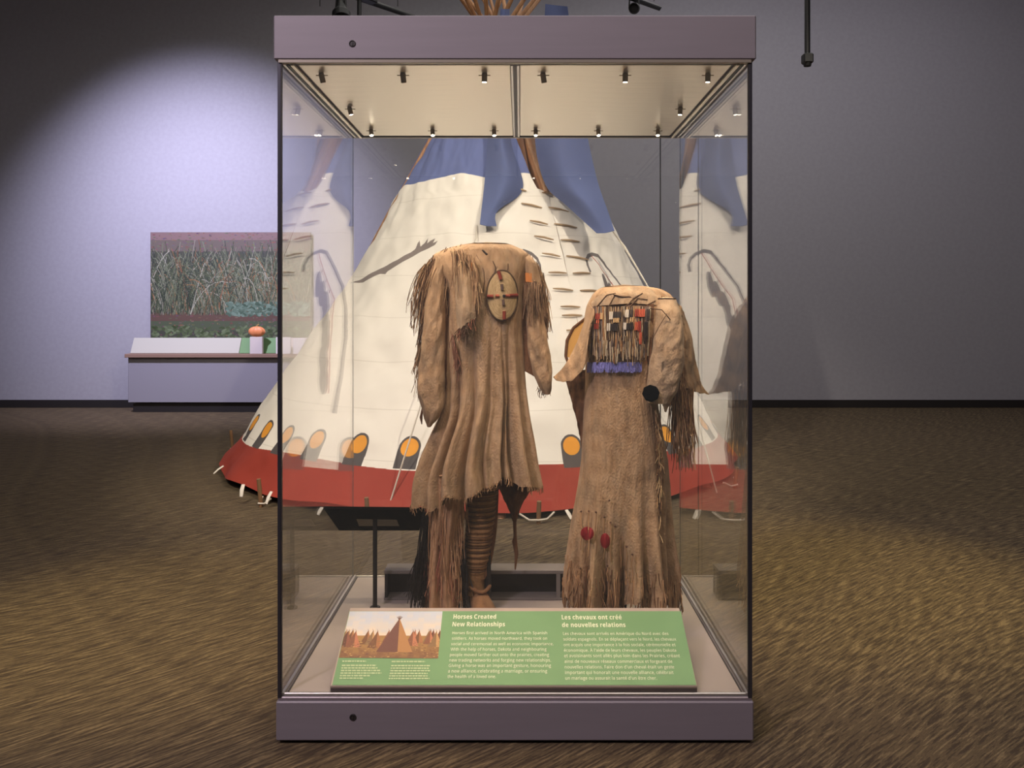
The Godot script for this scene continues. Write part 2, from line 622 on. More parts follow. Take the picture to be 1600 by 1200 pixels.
# ---------------------------------------------------------------- room
func build_room() -> void:
	var W := 8.2
	var zb := -11.55
	var zfr := 3.2
	var H := 6.5
	var wall := mat(Color8(166, 165, 171), 0.9)
	wall.albedo_texture = noise_tex(0.05, 3, Color(0.96, 0.96, 0.96), Color(1, 1, 1), 256, 31)
	wall.uv1_triplanar = true
	wall.uv1_world_triplanar = true
	var b := MB.new()
	b.box(Vector3(0, H / 2, zb - 0.1), Vector3(2 * W + 0.4, H, 0.2))
	struct("wall_back", b, wall, "grey lilac gallery wall behind the tipi and the mural", "wall")
	b = MB.new()
	b.box(Vector3(-W - 0.1, H / 2, (zb + zfr) / 2), Vector3(0.2, H, zfr - zb))
	struct("wall_left", b, wall, "grey gallery side wall beyond the mural", "wall")
	b = MB.new()
	b.box(Vector3(W + 0.1, H / 2, (zb + zfr) / 2), Vector3(0.2, H, zfr - zb))
	struct("wall_right", b, wall, "grey gallery side wall opposite the mural side", "wall")
	b = MB.new()
	b.box(Vector3(0, H / 2, zfr + 0.1), Vector3(2 * W + 0.4, H, 0.2))
	struct("wall_front", b, mat(Color8(90, 88, 94), 0.9), "dark gallery wall behind the viewer", "wall")
	b = MB.new()
	b.box(Vector3(0, H + 0.1, (zb + zfr) / 2), Vector3(2 * W + 0.4, 0.2, zfr - zb + 0.4))
	struct("ceiling", b, mat(Color8(28, 28, 30), 0.9), "black painted open gallery ceiling", "ceiling")
	b = MB.new()
	b.box(Vector3(0, 0.055, zb + 0.012), Vector3(2 * W, 0.11, 0.024), 0.003)
	struct("baseboard_back", b, M.dark_seal, "dark baseboard along the foot of the back wall", "baseboard")
	# carpet: long streaks that run aslant and bend
	var g := MB.new()
	var nu := 90
	var nv := 84
	var pts := PackedVector3Array()
	var uvs := PackedVector2Array()
	for j in nv:
		for i in nu:
			var x := lerpf(-W, W, float(i) / (nu - 1))
			var z := lerpf(zb, zfr, float(j) / (nv - 1))
			pts.push_back(Vector3(x, 0, z))
			var a := deg_to_rad(36.0)
			var wx := x + 0.25 * sin(z * 0.9 + 0.5)
			var wz := z + 0.22 * sin(x * 0.9 + 0.3) + 0.06 * sin(x * 2.3 + z)
			var s := wx * cos(a) - wz * sin(a)
			var t := wx * sin(a) + wz * cos(a)
			uvs.push_back(Vector2(s * 0.24, t * 2.9))
	g.grid(pts, nu, nv, PackedColorArray(), uvs)
	var o := g.v.size()
	for k in o:   # underside of the slab
		g.vertc(g.v[k] - Vector3(0, 0.1, 0), Color(1, 1, 1), g.uv[k])
	var carpet := mat(Color8(212, 198, 180), 1.0)
	carpet.albedo_texture = noise_tex(0.011, 5, Color8(92, 78, 62), Color8(190, 176, 142), 2048, 12, FastNoiseLite.TYPE_SIMPLEX_SMOOTH, [[0.34, Color8(104, 92, 72)], [0.44, Color8(148, 134, 106)], [0.55, Color8(128, 116, 90)], [0.68, Color8(170, 156, 124)]])
	carpet.heightmap_enabled = true
	carpet.heightmap_texture = carpet.albedo_texture
	carpet.heightmap_scale = 0.8
	carpet.detail_enabled = true
	carpet.detail_blend_mode = BaseMaterial3D.BLEND_MODE_MUL
	carpet.detail_uv_layer = BaseMaterial3D.DETAIL_UV_1
	carpet.detail_albedo = noise_tex(0.18, 3, Color(0.55, 0.55, 0.55), Color(1, 1, 1), 1024, 14)
	struct("floor", g, carpet, "brown and olive streaked gallery carpet under the case and the tipi", "floor")

# ---------------------------------------------------------------- the case
func build_case() -> void:
	var t := thing("display_case", "tall glass display case with grey metal base and cap around the two hide garments", "display case", Vector3(CX, 0, -(ZF + ZB) / 2))
	var zc := -(ZF + ZB) / 2
	var dz := ZB - ZF
	var b := MB.new()
	b.box(Vector3(CX, 0.077, zc), Vector3(2 * HALF + 0.004, 0.130, dz + 0.014), 0.004)
	var base := part("base", b, M.case_grey, t)
	b = MB.new()
	b.box(Vector3(CX, 0.006, zc), Vector3(2 * HALF - 0.03, 0.012, dz - 0.03))
	part("toe_strip", b, M.dark_seal, base)
	b = MB.new()
	b.box(Vector3(CX, 0.1475, zc), Vector3(2 * HALF - 0.006, 0.011, dz - 0.002), 0.002)
	part("lip", b, mat(Color8(150, 142, 148), 0.35, 0.5), base)
	for k in 2:
		var lk := MB.new()
		var at := P(549.5, 66.5, ZF - 0.018) if k == 0 else P(551.5, 1121, ZF - 0.008)
		at.z = -(ZF - 0.0065) if k == 0 else -(ZF - 0.0065)
		var bs := Basis(Vector3.RIGHT, PI / 2)
		lk.lathe([Vector2(0.0115, 0.0), Vector2(0.0115, 0.002), Vector2(0.009, 0.003), Vector2(0.0085, 0.001), Vector2(0.0, 0.001)], 18, at, bs)
		lk.box(at + Vector3(0, 0, 0.002), Vector3(0.003, 0.012, 0.002))
		part("lock", lk, M.dark_seal, base if k == 1 else t, "small dark round lock")
	b = MB.new()
	b.box(Vector3(CX, 0.155, zc), Vector3(2 * HALF - 0.05, 0.006, dz - 0.05), 0.001)
	part("deck", b, M.deck, t, "warm grey floor of the case")
	for s in [-1.0, 1.0]:
		b = MB.new()
		b.box(Vector3(CX + s * (HALF - 0.016), 0.158, zc), Vector3(0.010, 0.012, dz - 0.02), 0.002)
		part("bottom_rail", b, M.steel, t, "polished rail along the foot of the side pane")
		b = MB.new()
		b.box(Vector3(CX + s * (HALF - 0.030), 0.1575, zc), Vector3(0.005, 0.006, dz - 0.04))
		part("rail_seal", b, M.dark_seal, t)
	b = MB.new()
	b.box(Vector3(CX, 0.158, -ZF - 0.014), Vector3(2 * HALF - 0.04, 0.010, 0.010), 0.002)
	part("bottom_rail", b, M.steel, t)
	b = MB.new()
	b.box(Vector3(CX, 0.158, -ZB + 0.012), Vector3(2 * HALF - 0.04, 0.006, 0.008), 0.002)
	part("bottom_rail", b, M.steel, t)
	# cap: a box with a hollow underside
	b = MB.new()
	b.box(Vector3(CX, 2.338, zc), Vector3(1.596, 0.146, dz + 0.014), 0.004)
	part("cap", b, M.case_grey, t)
	var ceil_m := mat(Color8(240, 234, 220), 0.34, 0.8)
	ceil_m.albedo_texture = noise_tex(0.03, 3, Color(0.93, 0.93, 0.93), Color(1, 1, 1), 256, 51)
	ceil_m.uv1_triplanar = true
	ceil_m.uv1_scale = Vector3(0.3, 6, 14)
	for s in [-1.0, 1.0]:
		b = MB.new()
		b.box(Vector3(CX + s * 0.372, 2.2615, zc), Vector3(0.712, 0.007, dz - 0.075), 0.002)
		part("ceiling_panel", b, ceil_m, t, "brushed pale metal ceiling panel")
		b = MB.new()
		b.box(Vector3(CX + s * 0.0105, 2.2585, zc), Vector3(0.009, 0.009, dz - 0.06), 0.001)
		part("divider_rail", b, M.steel, t)
		for q in 3:
			b = MB.new()
			var wd: float = [0.008, 0.008, 0.012][q]
			b.box(Vector3(CX + s * (HALF - 0.018 - q * 0.0135), 2.258 - q * 0.0015, zc), Vector3(wd, 0.010, dz - 0.03), 0.001)
			part("top_rail", b, [M.steel, M.dark_seal, ceil_m][q], t)
	b = MB.new()
	b.box(Vector3(CX, 2.2595, zc), Vector3(0.010, 0.006, dz - 0.05))
	part("divider_seal", b, M.dark_seal, t)
	for s in [0, 1]:
		b = MB.new()
		b.box(Vector3(CX, 2.2595, -ZF - 0.018 if s == 0 else -ZB + 0.018), Vector3(2 * HALF - 0.05, 0.009, 0.010), 0.001)
		part("top_rail", b, M.dark_seal, t)
		b = MB.new()
		b.box(Vector3(CX, 2.2600, -ZF - 0.004 if s == 0 else -ZB + 0.004), Vector3(2 * HALF - 0.01, 0.011, 0.017), 0.001)
		part("top_lip", b, mat(Color8(150, 142, 128), 0.4, 0.4), t)
	# panes and corners
	var y0 := 0.150
	var y1 := 2.268
	var hh := y1 - y0
	var yc := (y0 + y1) / 2
	b = MB.new()
	b.box(Vector3(CX, yc, -ZF - 0.004), Vector3(2 * HALF - 0.028, hh, 0.008))
	part("glass_pane", b, M.glass, t, "front glass pane")
	for s in [-1.0, 1.0]:
		b = MB.new()
		b.box(Vector3(CX + s * (HALF - 0.004), yc, zc), Vector3(0.008, hh, dz - 0.030))
		part("glass_pane", b, M.glass, t, "side glass pane")
	var seam := (1031.5 - U0) * ZB / F
	var xl := CX - HALF + 0.006
	var xr := CX + HALF - 0.006
	b = MB.new()
	b.box(Vector3((xl + seam) / 2, yc, -ZB + 0.004), Vector3(seam - xl - 0.004, hh, 0.008))
	part("glass_pane", b, M.glass, t, "wide back glass pane")
	b = MB.new()
	b.box(Vector3((xr + seam) / 2, yc, -ZB + 0.004), Vector3(xr - seam - 0.004, hh, 0.008))
	part("glass_pane", b, M.glass, t, "narrow back glass pane")
	b = MB.new()
	b.box(Vector3(seam, yc, -ZB + 0.004), Vector3(0.0045, hh, 0.008))
	part("glass_seal", b, M.dark_seal, t, "dark vertical seal between the back panes")
	for s in [-1.0, 1.0]:
		b = MB.new()
		b.box(Vector3(CX + s * (HALF - 0.0065), yc, -ZF - 0.0065), Vector3(0.0105, hh, 0.013), 0.001)
		var p := part("corner_post", b, M.post, t, "dark metal corner strip")
		b = MB.new()
		b.box(Vector3(CX + s * (HALF - 0.0132), yc, -ZF - 0.0065), Vector3(0.003, hh, 0.012))
		part("seal", b, M.dark_seal, p)
		b = MB.new()
		b.box(Vector3(CX + s * (HALF - 0.004), yc, -ZB + 0.004), Vector3(0.0035, hh, 0.008))
		part("corner_post", b, mat(Color8(96, 100, 98), 0.4), t)
	# fourteen pin spots under the cap; world z, x from the photograph's rows
	var spots := []
	for u in [503.0, 630.0, 757.0, 849.0, 977.0, 1106.0]:
		spots.append(Vector2((u - U0) * 2.81 / F, 2.81))
	for u in [547.0, 1063.0]:
		spots.append(Vector2((u - U0) * 3.29 / F, 3.29))
	for u in [580.0, 676.0, 772.0, 837.0, 935.0, 1028.0]:
		spots.append(Vector2((u - U0) * 3.70 / F, 3.70))
	var aims := [Vector3(-0.42, 0.54, -3.5), Vector3(-0.30, 0.78, -3.42), Vector3(-0.16, 0.12, -2.74), Vector3(0.35, 0.72, -3.5), Vector3(0.34, 0.12, -2.74), Vector3(0.55, 0.12, -2.76),
		Vector3(-0.3, 0.72, -3.3), Vector3(0.5, 0.60, -3.2), Vector3(-0.35, 0.54, -3.0), Vector3(-0.25, 0.48, -2.95), Vector3(0.0, 0.24, -2.95), Vector3(0.1, 0.24, -2.9), Vector3(0.4, 0.54, -2.95), Vector3(0.45, 0.42, -3.0)]
	var led := mat(Color(1, 0.97, 0.9), 0.4)
	led.emission_enabled = true
	led.emission = Color(1.0, 0.95, 0.86)
	led.emission_energy_multiplier = 24.0
	var can_m := mat(Color8(150, 134, 104), 0.5, 0.3)
	for k in spots.size():
		var at := Vector3(spots[k].x, 2.245, -spots[k].y)
		var d: Vector3 = (aims[k] - at).normalized()
		var bs := Basis.looking_at(d, Vector3.BACK)
		var along := bs * Basis(Vector3.RIGHT, -PI / 2)
		var can := MB.new()
		can.lathe([Vector2(0.0, -0.014), Vector2(0.008, -0.014), Vector2(0.0095, -0.011), Vector2(0.0095, 0.019), Vector2(0.0082, 0.019), Vector2(0.0082, 0.0145), Vector2(0.0, 0.0145)], 14, at, along)
		var sp := part("pin_spot", can, can_m, t)
		var br := MB.new()
		br.box(at + Vector3(0, 0.0055, 0), Vector3(0.042, 0.003, 0.005), 0.001)
		br.tube([at + Vector3(0, 0.004, 0), at + Vector3(0, 0.016, 0)], [0.004], 8)
		part("bracket", br, can_m, sp)
		var le := MB.new()
		le.lathe([Vector2(0.0, 0.0185), Vector2(0.0080, 0.0175), Vector2(0.0080, 0.0150), Vector2(0.0, 0.0150)], 14, at, along)
		part("lens", le, led, sp)
		var s := SpotLight3D.new()
		s.name = "beam"
		s.light_color = Color(1.0, 0.90, 0.77)
		s.light_energy = 0.47
		s.spot_angle = 40.0
		s.spot_angle_attenuation = 0.9
		s.spot_range = 20.0
		s.spot_attenuation = 2.0
		s.light_size = 0.012
		s.shadow_enabled = true
		t.add_child(s, true)
		s.basis = bs
		s.position = at + d * 0.021 - t.position
	# low riser on the deck with open dark bays
	var r := thing("riser", "low grey riser with dark open bays behind the garments on the case floor", "riser", Vector3(0, DECK + 0.001, -3.62))
	var x0 := (600.0 - U0) * 3.55 / F
	var x1 := (1046.0 - U0) * 3.55 / F
	var grey := mat(Color8(112, 106, 100), 0.7)
	b = MB.new()
	b.box(Vector3((x0 + x1) / 2, DECK + 0.124, -3.60), Vector3(x1 - x0, 0.016, 0.10), 0.002)
	part("top_board", b, grey, r)
	b = MB.new()
	b.box(Vector3((x0 + x1) / 2, DECK + 0.060, -3.64), Vector3(x1 - x0, 0.112, 0.02))
	b.box(Vector3(x0 + 0.008, DECK + 0.060, -3.595), Vector3(0.012, 0.112, 0.08))
	b.box(Vector3(x1 - 0.008, DECK + 0.060, -3.595), Vector3(0.012, 0.112, 0.08))
	part("carcass", b, M.black, r, "black inside of the riser")
	b = MB.new()
	b.box(Vector3((872.5 - U0) * 3.55 / F, DECK + 0.060, -3.558), Vector3(0.018, 0.114, 0.014), 0.001)
	part("post", b, grey, r)
	b = MB.new()
	b.box(Vector3((x0 + x1) / 2, DECK + 0.006, -3.60), Vector3(x1 - x0, 0.010, 0.10), 0.001)
	part("bottom_board", b, grey, r)

# ---------------------------------------------------------------- tipi
const TZ := 7.84
func t_r(h: float) -> float:
	var k := [[0.0, 2.42], [0.24, 2.25], [0.68, 1.985], [1.68, 1.39], [2.98, 0.70], [4.05, 0.14], [4.4, 0.12]]
	for i in k.size() - 1:
		if h <= k[i + 1][0]:
			return lerpf(k[i][1], k[i + 1][1], (h - k[i][0]) / (k[i + 1][0] - k[i][0]))
	return 0.12
func t_x(h: float) -> float:
	return lerpf(-0.37, -0.22, smoothstep(0.0, 2.2, h))
const FRONT := 0.471       # the laced front faces 27 degrees to the right of the camera

func t_point(phi: float, h: float, lift := 0.0) -> Vector3:    # phi 0 faces the camera, positive to the right
	var r := t_r(h) + lift
	return Vector3(t_x(h) + r * sin(phi), h + lift * 0.5, -TZ + r * cos(phi))

func t_pick(u: float, vv: float) -> Vector2:     # (angle from the front, height) of the point of the cover seen at (u, vv)
	var z := 6.4
	var h := 0.0
	var x := 0.0
	for k in 40:
		h = EYE - (vv - V0) * z / F
		x = (u - U0) * z / F - t_x(h)
		var r := t_r(h)
		var nzv := TZ - sqrt(maxf(r * r - x * x, 0.0001))
		z = lerpf(z, nzv, 0.6)
	return Vector2(asin(clampf(x / t_r(h), -1.0, 1.0)) - FRONT, h)

const TOP := 4.02
func paint_cover() -> Image:
	var w := 2048
	var hgt := 1400
	var im := Image.create(w, hgt, false, Image.FORMAT_RGB8)
	im.fill(Color8(242, 235, 220))
	var px := func(a: float, h: float) -> Vector2: return Vector2(absf(a) / PI * w, (1.0 - h / TOP) * hgt)
	var at := func(u: float, vv: float) -> Vector2:
		var q := t_pick(u, vv)
		return px.call(q.x, q.y)
	var blue := Color8(100, 112, 160)
	var red := Color8(158, 58, 42)
	var grey := Color8(112, 104, 100)
	var dark := Color8(84, 78, 76)
	var orange := Color8(236, 160, 52)
	# blue top with a slightly wavy lower edge
	var poly := PackedVector2Array([Vector2(0, 0), Vector2(w, 0)])
	for i in 60:
		var a := PI * (1.0 - i / 59.0)
		poly.push_back(px.call(a, 2.575 + 0.02 * sin(a * 9.0) - 0.05 * smoothstep(1.2, 1.6, a)))
	fill_poly(im, poly, blue)
	# the laced front stays white up to the smoke hole
	fill_poly(im, PackedVector2Array([Vector2(0, 500), px.call(0.0, 2.46), px.call(0.16, 2.46), px.call(0.34, 2.42), px.call(0.46, 2.2), px.call(0.46, 2.0), Vector2(0, 800)]), Color8(242, 235, 220))
	# seams of the cover
	for s in 7:
		var yy := 570 + s * 118
		im.fill_rect(Rect2i(0, yy, w, 2), Color8(226, 218, 202))
	# red border
	poly = PackedVector2Array([Vector2(w, hgt), Vector2(0, hgt)])
	for i in 61:
		var a := PI * i / 60.0
		poly.push_back(px.call(a, 0.315 + 0.018 * sin(a * 7.0)))
	fill_poly(im, poly, red)
	# discs on dark tails all round
	for k in 17:
		var a := -FRONT - deg_to_rad(11.7) + deg_to_rad(10.6) * (k - 3)
		a = absf(deg_to_rad(7.0) + deg_to_rad(10.6) * k)
		var ce: Vector2 = px.call(a, 0.445)
		var r1 := 0.080
		var rx := r1 / (2.10 * PI) * w
		var ry := r1 / TOP * hgt * 0.93
		var tomb := PackedVector2Array()
		for i in 25:
			var q := PI * i / 24.0
			tomb.push_back(ce + Vector2(-cos(q) * rx, -sin(q) * ry))
		tomb.push_back(Vector2(ce.x + rx * 0.98, px.call(a, 0.305).y))
		tomb.push_back(Vector2(ce.x - rx * 0.98, px.call(a, 0.305).y))
		fill_poly(im, tomb, dark)
		var disc := PackedVector2Array()
		for i in 32:
			var q := TAU * i / 32.0
			disc.push_back(ce + Vector2(cos(q) * rx, sin(q) * ry) * 0.80)
		fill_poly(im, disc, orange)
	# crooked staff with feathers, the same on both sides of the lacing
	var hook := PackedVector2Array()
	for q in [[922, 424], [918, 415], [917, 405], [921, 398], [928, 395], [936, 399], [944, 409], [955, 424], [973, 450], [990, 482], [1007, 520], [1028, 575], [1046, 625]]:
		hook.push_back(at.call(q[0], q[1]))
	stroke(im, hook, 11.0, grey)
	stroke(im, PackedVector2Array([at.call(927, 398), at.call(975, 468), at.call(1000, 530), at.call(1030, 600)]), 4.0, Color8(170, 84, 66))
	for q in [[943, 422], [953, 436], [964, 452], [976, 478], [986, 500], [998, 530], [1010, 556]]:
		var a: Vector2 = at.call(q[0], q[1])
		var fe := PackedVector2Array()
		for i in 20:
			var an := TAU * i / 20.0
			fe.push_back(a + Vector2(sin(an) * 12.5 - 8.0 + cos(an) * 4.0, 46.0 + cos(an) * 37.0))
		fill_poly(im, fe, grey)
		stroke(im, PackedVector2Array([a, a + Vector2(-2, 14)]), 3.0, grey)
	# grey-brown arm-like shape with pointed ends
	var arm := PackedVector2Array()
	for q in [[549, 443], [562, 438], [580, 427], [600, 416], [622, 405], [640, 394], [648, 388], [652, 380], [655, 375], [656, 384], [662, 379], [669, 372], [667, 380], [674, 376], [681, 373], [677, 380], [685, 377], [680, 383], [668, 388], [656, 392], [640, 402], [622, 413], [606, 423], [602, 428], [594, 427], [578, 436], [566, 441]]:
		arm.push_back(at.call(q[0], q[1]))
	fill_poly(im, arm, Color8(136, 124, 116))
	return im

func build_tipi() -> void:
	var t := thing("tipi", "large white canvas tipi with blue top, red border and orange disc motifs behind the case", "tipi", Vector3(t_x(0), 0, -TZ))
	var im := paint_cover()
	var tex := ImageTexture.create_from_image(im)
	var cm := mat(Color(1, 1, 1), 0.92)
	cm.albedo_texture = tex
	cm.texture_repeat = false
	cm.heightmap_enabled = false
	var nu := 361
	var nv := 110
	var pts := PackedVector3Array()
	var uvs := PackedVector2Array()
	for j in nv:
		var h0 := lerpf(0.045, TOP, float(j) / (nv - 1))
		var gap := 0.0
		if h0 > 2.44:
			gap = minf(0.09 + (h0 - 2.44) * 0.26, 0.7)
		for i in nu:
			var a := lerpf(gap, TAU - gap, float(i) / (nu - 1))
			var phi := a + FRONT
			var h := h0
			var da0 := minf(a, TAU - a) * 1.2
			var low := 1.0 - smoothstep(0.0, 0.35, h0)
			# the hem is drawn down at the pegs and lifts between them
			h += low * 0.013 * (1.0 + cos((phi - 0.197) * 15.0 + PI)) * 0.9 * clampf(1.0 - h0 * 3.0, 0.0, 1.0)
			var wr := 0.020 * nz.get_noise_3d(da0 * 2.2 + h0 * 2.0, h0 * 3.2 - da0 * 3.0, 5.0) + 0.016 * nz.get_noise_3d(a * 2.0, h0 * 0.8, 9.0)
			wr += 0.006 * sin(a * 15.0) * smoothstep(0.2, 1.2, h0)
			wr += low * 0.016 * sin(a * 21.0 + 3.0 * h0)
			pts.push_back(t_point(phi, h, wr * (1.0 if h0 < 3.4 else 0.4)))
			var da := minf(a, TAU - a)
			uvs.push_back(Vector2(clampf(da / PI, 0.001, 0.999), clampf(1.0 - h0 / TOP, 0.001, 0.999)))
	var b := MB.new()
	b.grid(pts, nu, nv, PackedColorArray(), uvs, false)
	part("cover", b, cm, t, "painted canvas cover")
	# poles: from the ground inside the cover past the tie point
	for k in 15:
		var phi := FRONT + 0.05 + TAU * k / 15.0
		var p0 := t_point(phi, 0.0, -0.09)
		var pa := t_point(phi, 0.68, -0.085)
		var pb := t_point(phi, 1.68, -0.075)
		var p1 := t_point(phi, 2.98, -0.065)
		var p2 := Vector3(t_x(4.0) + 0.02 + 0.15 * sin(phi + 0.7), 4.10, -TZ + 0.15 * cos(phi + 0.7))
		var d := (p2 - p1).normalized()
		var p3 := p2 + Vector3(sin(phi + 1.5) * 0.70, 0.85, cos(phi + 1.5) * 0.70) + d * 0.05
		var pm := MB.new()
		pm.tube([p0, pa, pb, p1, p2, p3], [0.036, 0.034, 0.031, 0.027, 0.022, 0.016], 10)
		part("pole", pm, M.wood, t)
	# lacing pins down the front seam
	for q in [[805, 297, 822, 300], [846, 302, 868, 306], [814, 319, 846, 326], [856, 325, 887, 332], [827, 346, 855, 352], [865, 351, 900, 357], [834, 370, 864, 376], [875, 376, 904, 379], [846, 397, 874, 402], [884, 401, 918, 407], [856, 427, 884, 428], [894, 428, 921, 428], [863, 452, 894, 455], [905, 455, 936, 456], [875, 480, 905, 481], [916, 482, 946, 482], [877, 494, 908, 494], [884, 517, 916, 519]]:
		var a := t_pick(q[0], q[1])
		var c := t_pick(q[2], q[3])
		var lp := MB.new()
		var pa := t_point(a.x + FRONT, a.y, 0.013)
		var pc := t_point(c.x + FRONT, c.y, 0.013)
		var mid := pa.lerp(pc, 0.5) + (t_point(a.x + FRONT, a.y, 0.020) - pa)
		lp.tube([pa, pa.lerp(mid, 0.5) + Vector3(0, 0, 0.002), mid, pc.lerp(mid, 0.5), pc], [0.005, 0.008, 0.009, 0.008, 0.005], 8)
		part("lacing_pin", lp, mat(Color8(176, 148, 112), 0.7), t, "peeled wooden lacing pin")
	for k in 3:     # the lifting poles seen in the smoke hole
		var phi := FRONT - 0.13 + 0.13 * k
		var pm := MB.new()
		pm.tube([t_point(phi, 0.0, -0.20), t_point(phi, 1.68, -0.15), t_point(phi, 2.5, -0.10), t_point(phi, 2.98, -0.07), Vector3(t_x(4.0) + 0.10 * sin(phi), 4.10, -TZ + 0.12)], [0.05, 0.048, 0.045, 0.040, 0.03], 10)
		part("pole", pm, mat(Color8(168, 112, 66), 0.6), t)
	# smoke flaps
	var fl := MB.new()
	var z0 := 6.9
	sheet(fl, [
		[P(782, 14, 7.22), P(789, 14, 7.22), P(796, 14, 7.37)],
		[P(770, 150, 7.07), P(784, 150, 6.95), P(797, 150, 7.17)],
		[P(762, 220, 6.99), P(784, 220, 6.85), P(799, 222, 7.02)],
		[P(757, 285, 6.85), P(790, 283, 6.73), P(817, 294, 6.87)],
		[P(751, 338, 6.63), P(764, 338, 6.61), P(777, 330, 6.65)],
		[P(750, 350, 6.57), P(762, 353, 6.57), P(776, 353, 6.61)]], 28, 60, 0.006, 0.0, 0.0)
	var flap := part("smoke_flap", fl, M.blue_canvas, t, "blue smoke flap with a squared lower end")
	fl = MB.new()
	sheet(fl, [
		[P(852, 6, 6.97), P(866, 8, 6.92), P(886, 10, 6.82)],
		[P(845, 130, 6.97), P(872, 130, 6.81), P(903, 128, 6.87)],
		[P(836, 216, 6.87), P(874, 216, 6.71), P(918, 214, 6.82)],
		[P(852, 288, 6.82), P(888, 280, 6.63), P(934, 284, 6.77)],
		[P(886, 322, 6.69), P(920, 322, 6.53), P(950, 330, 6.63)],
		[P(932, 364, 6.51), P(946, 364, 6.49), P(960, 360, 6.51)]], 36, 60, 0.006, 0.0, 0.0)
	part("smoke_flap", fl, M.blue_canvas, t, "wide blue smoke flap stretched out by a rope")
	# flap poles and ropes
	var fp := MB.new()
	fp.tube([P(549, 444, 7.46), P(608, 332, 7.44), P(634, 288, 7.44), P(674, 215, 7.5), P(742, 86, 7.75), P(792, -20, 7.95)], [0.014, 0.016, 0.017, 0.018, 0.018, 0.016], 10)
	part("pole", fp, M.wood, t, "slim pole outside the cover")
	fp = MB.new()
	fp.tube([P(853, 300, 6.88), P(822, 215, 7.1), P(800, 120, 7.4), P(772, 20, 7.8), P(764, -10, 7.9)], [0.015, 0.017, 0.018, 0.016, 0.014], 10)
	part("pole", fp, M.wood, t)
	var rp := MB.new()
	rp.tube([P(745, 352, 6.68), P(744, 372, 6.60), P(700, 505, 6.1), P(655, 640, 5.66), P(603, 806, 5.56)], [0.006], 6)
	part("guy_rope", rp, M.rope, t)
	rp = MB.new()
	rp.tube([P(958, 362, 6.62), P(976, 386, 6.60), P(1012, 447, 6.3), P(1060, 540, 6.0), P(1120, 770, 6.25)], [0.007, 0.011, 0.006, 0.006, 0.006], 6)
	part("guy_rope", rp, M.rope, t)
	# ground pegs, each with its tie
	var pegs := [[11.3, 0.155, "short dark tent peg with a white tie, below the shirt's right hem"], [-15.1, 0.17, "tent peg behind the black label stand"], [-36.8, 0.205, "tall brown tent peg at the tipi's red hem, just left of the case"], [-95.0, 0.21, "thin reddish tent peg standing behind the tipi's far left edge"], [56.0, 0.17, "tent peg at the red hem seen through the right-hand pane"]]
	for q in pegs:
		var phi := deg_to_rad(q[0])
		var base := t_point(phi, 0.0, 0.085)
		base.y = 0.0
		var pg := thing("tent_peg", q[2], "tent peg", base, "wooden pegs around the tipi")
		var b2 := MB.new()
		var lean := Vector3(sin(phi), 0, cos(phi)) * 0.02
		b2.tube([base + Vector3(0, 0.0, 0), base + Vector3(0, q[1] * 0.6, 0) + lean * 0.5, base + Vector3(0, q[1], 0) + lean], [0.014, 0.016, 0.015], 9)
		part("stake", b2, M.peg, pg)
		b2 = MB.new()
		var side := Vector3(cos(phi), 0, -sin(phi))
		var inn := -Vector3(sin(phi), 0, cos(phi))
		var tw: float = 0.12 if q[0] > 0.0 else (0.20 if q[0] > -20.0 else 0.05)
		b2.tube([base + side * tw + inn * 0.05 + Vector3(0, 0.06, 0), base + side * tw * 0.5 + inn * 0.01 + Vector3(0, 0.025, 0), base - inn * 0.022 + Vector3(0, 0.030, 0), base - side * tw * 0.5 + inn * 0.01 + Vector3(0, 0.025, 0), base - side * tw + inn * 0.05 + Vector3(0, 0.06, 0)], [0.007], 6)
		part("tie", b2, M.rope, pg, "white cord tie")
	# white tie straps at the hem
	for q in [[380, 757, 377, 776, 5.95], [424, 768, 416, 787, 5.82], [349, 728, 334, 740, 6.6], [503, 793, 497, 812, 5.62], [885, 797, 893, 812, 5.52]]:
		b = MB.new()
		var a := P(q[0], q[1], q[4])
		var c := P(q[2], q[3], q[4] - 0.03)
		c.y = maxf(c.y, 0.006)
		b.tube([a, a.lerp(c, 0.5) + Vector3(0, 0.004, 0.01), c], [0.014, 0.016, 0.013], 8, true, 0.35)
		part("hem_strap", b, M.canvas, t, "white canvas tie strap")
	# dark inside lining so that the doorless cover is not hollow to the floor gap
	b = MB.new()
	for k in 48:
		var p0 := t_point(TAU * k / 48.0, 0.003, -0.16)
		var p1 := t_point(TAU * (k + 1) / 48.0, 0.003, -0.16)
		var q0 := t_point(TAU * k / 48.0, 0.45, -0.14)
		var q1 := t_point(TAU * (k + 1) / 48.0, 0.45, -0.14)
		b.quad(p0, p1, q1, q0)
	part("lining", b, mat(Color8(70, 60, 52), 0.95), t)

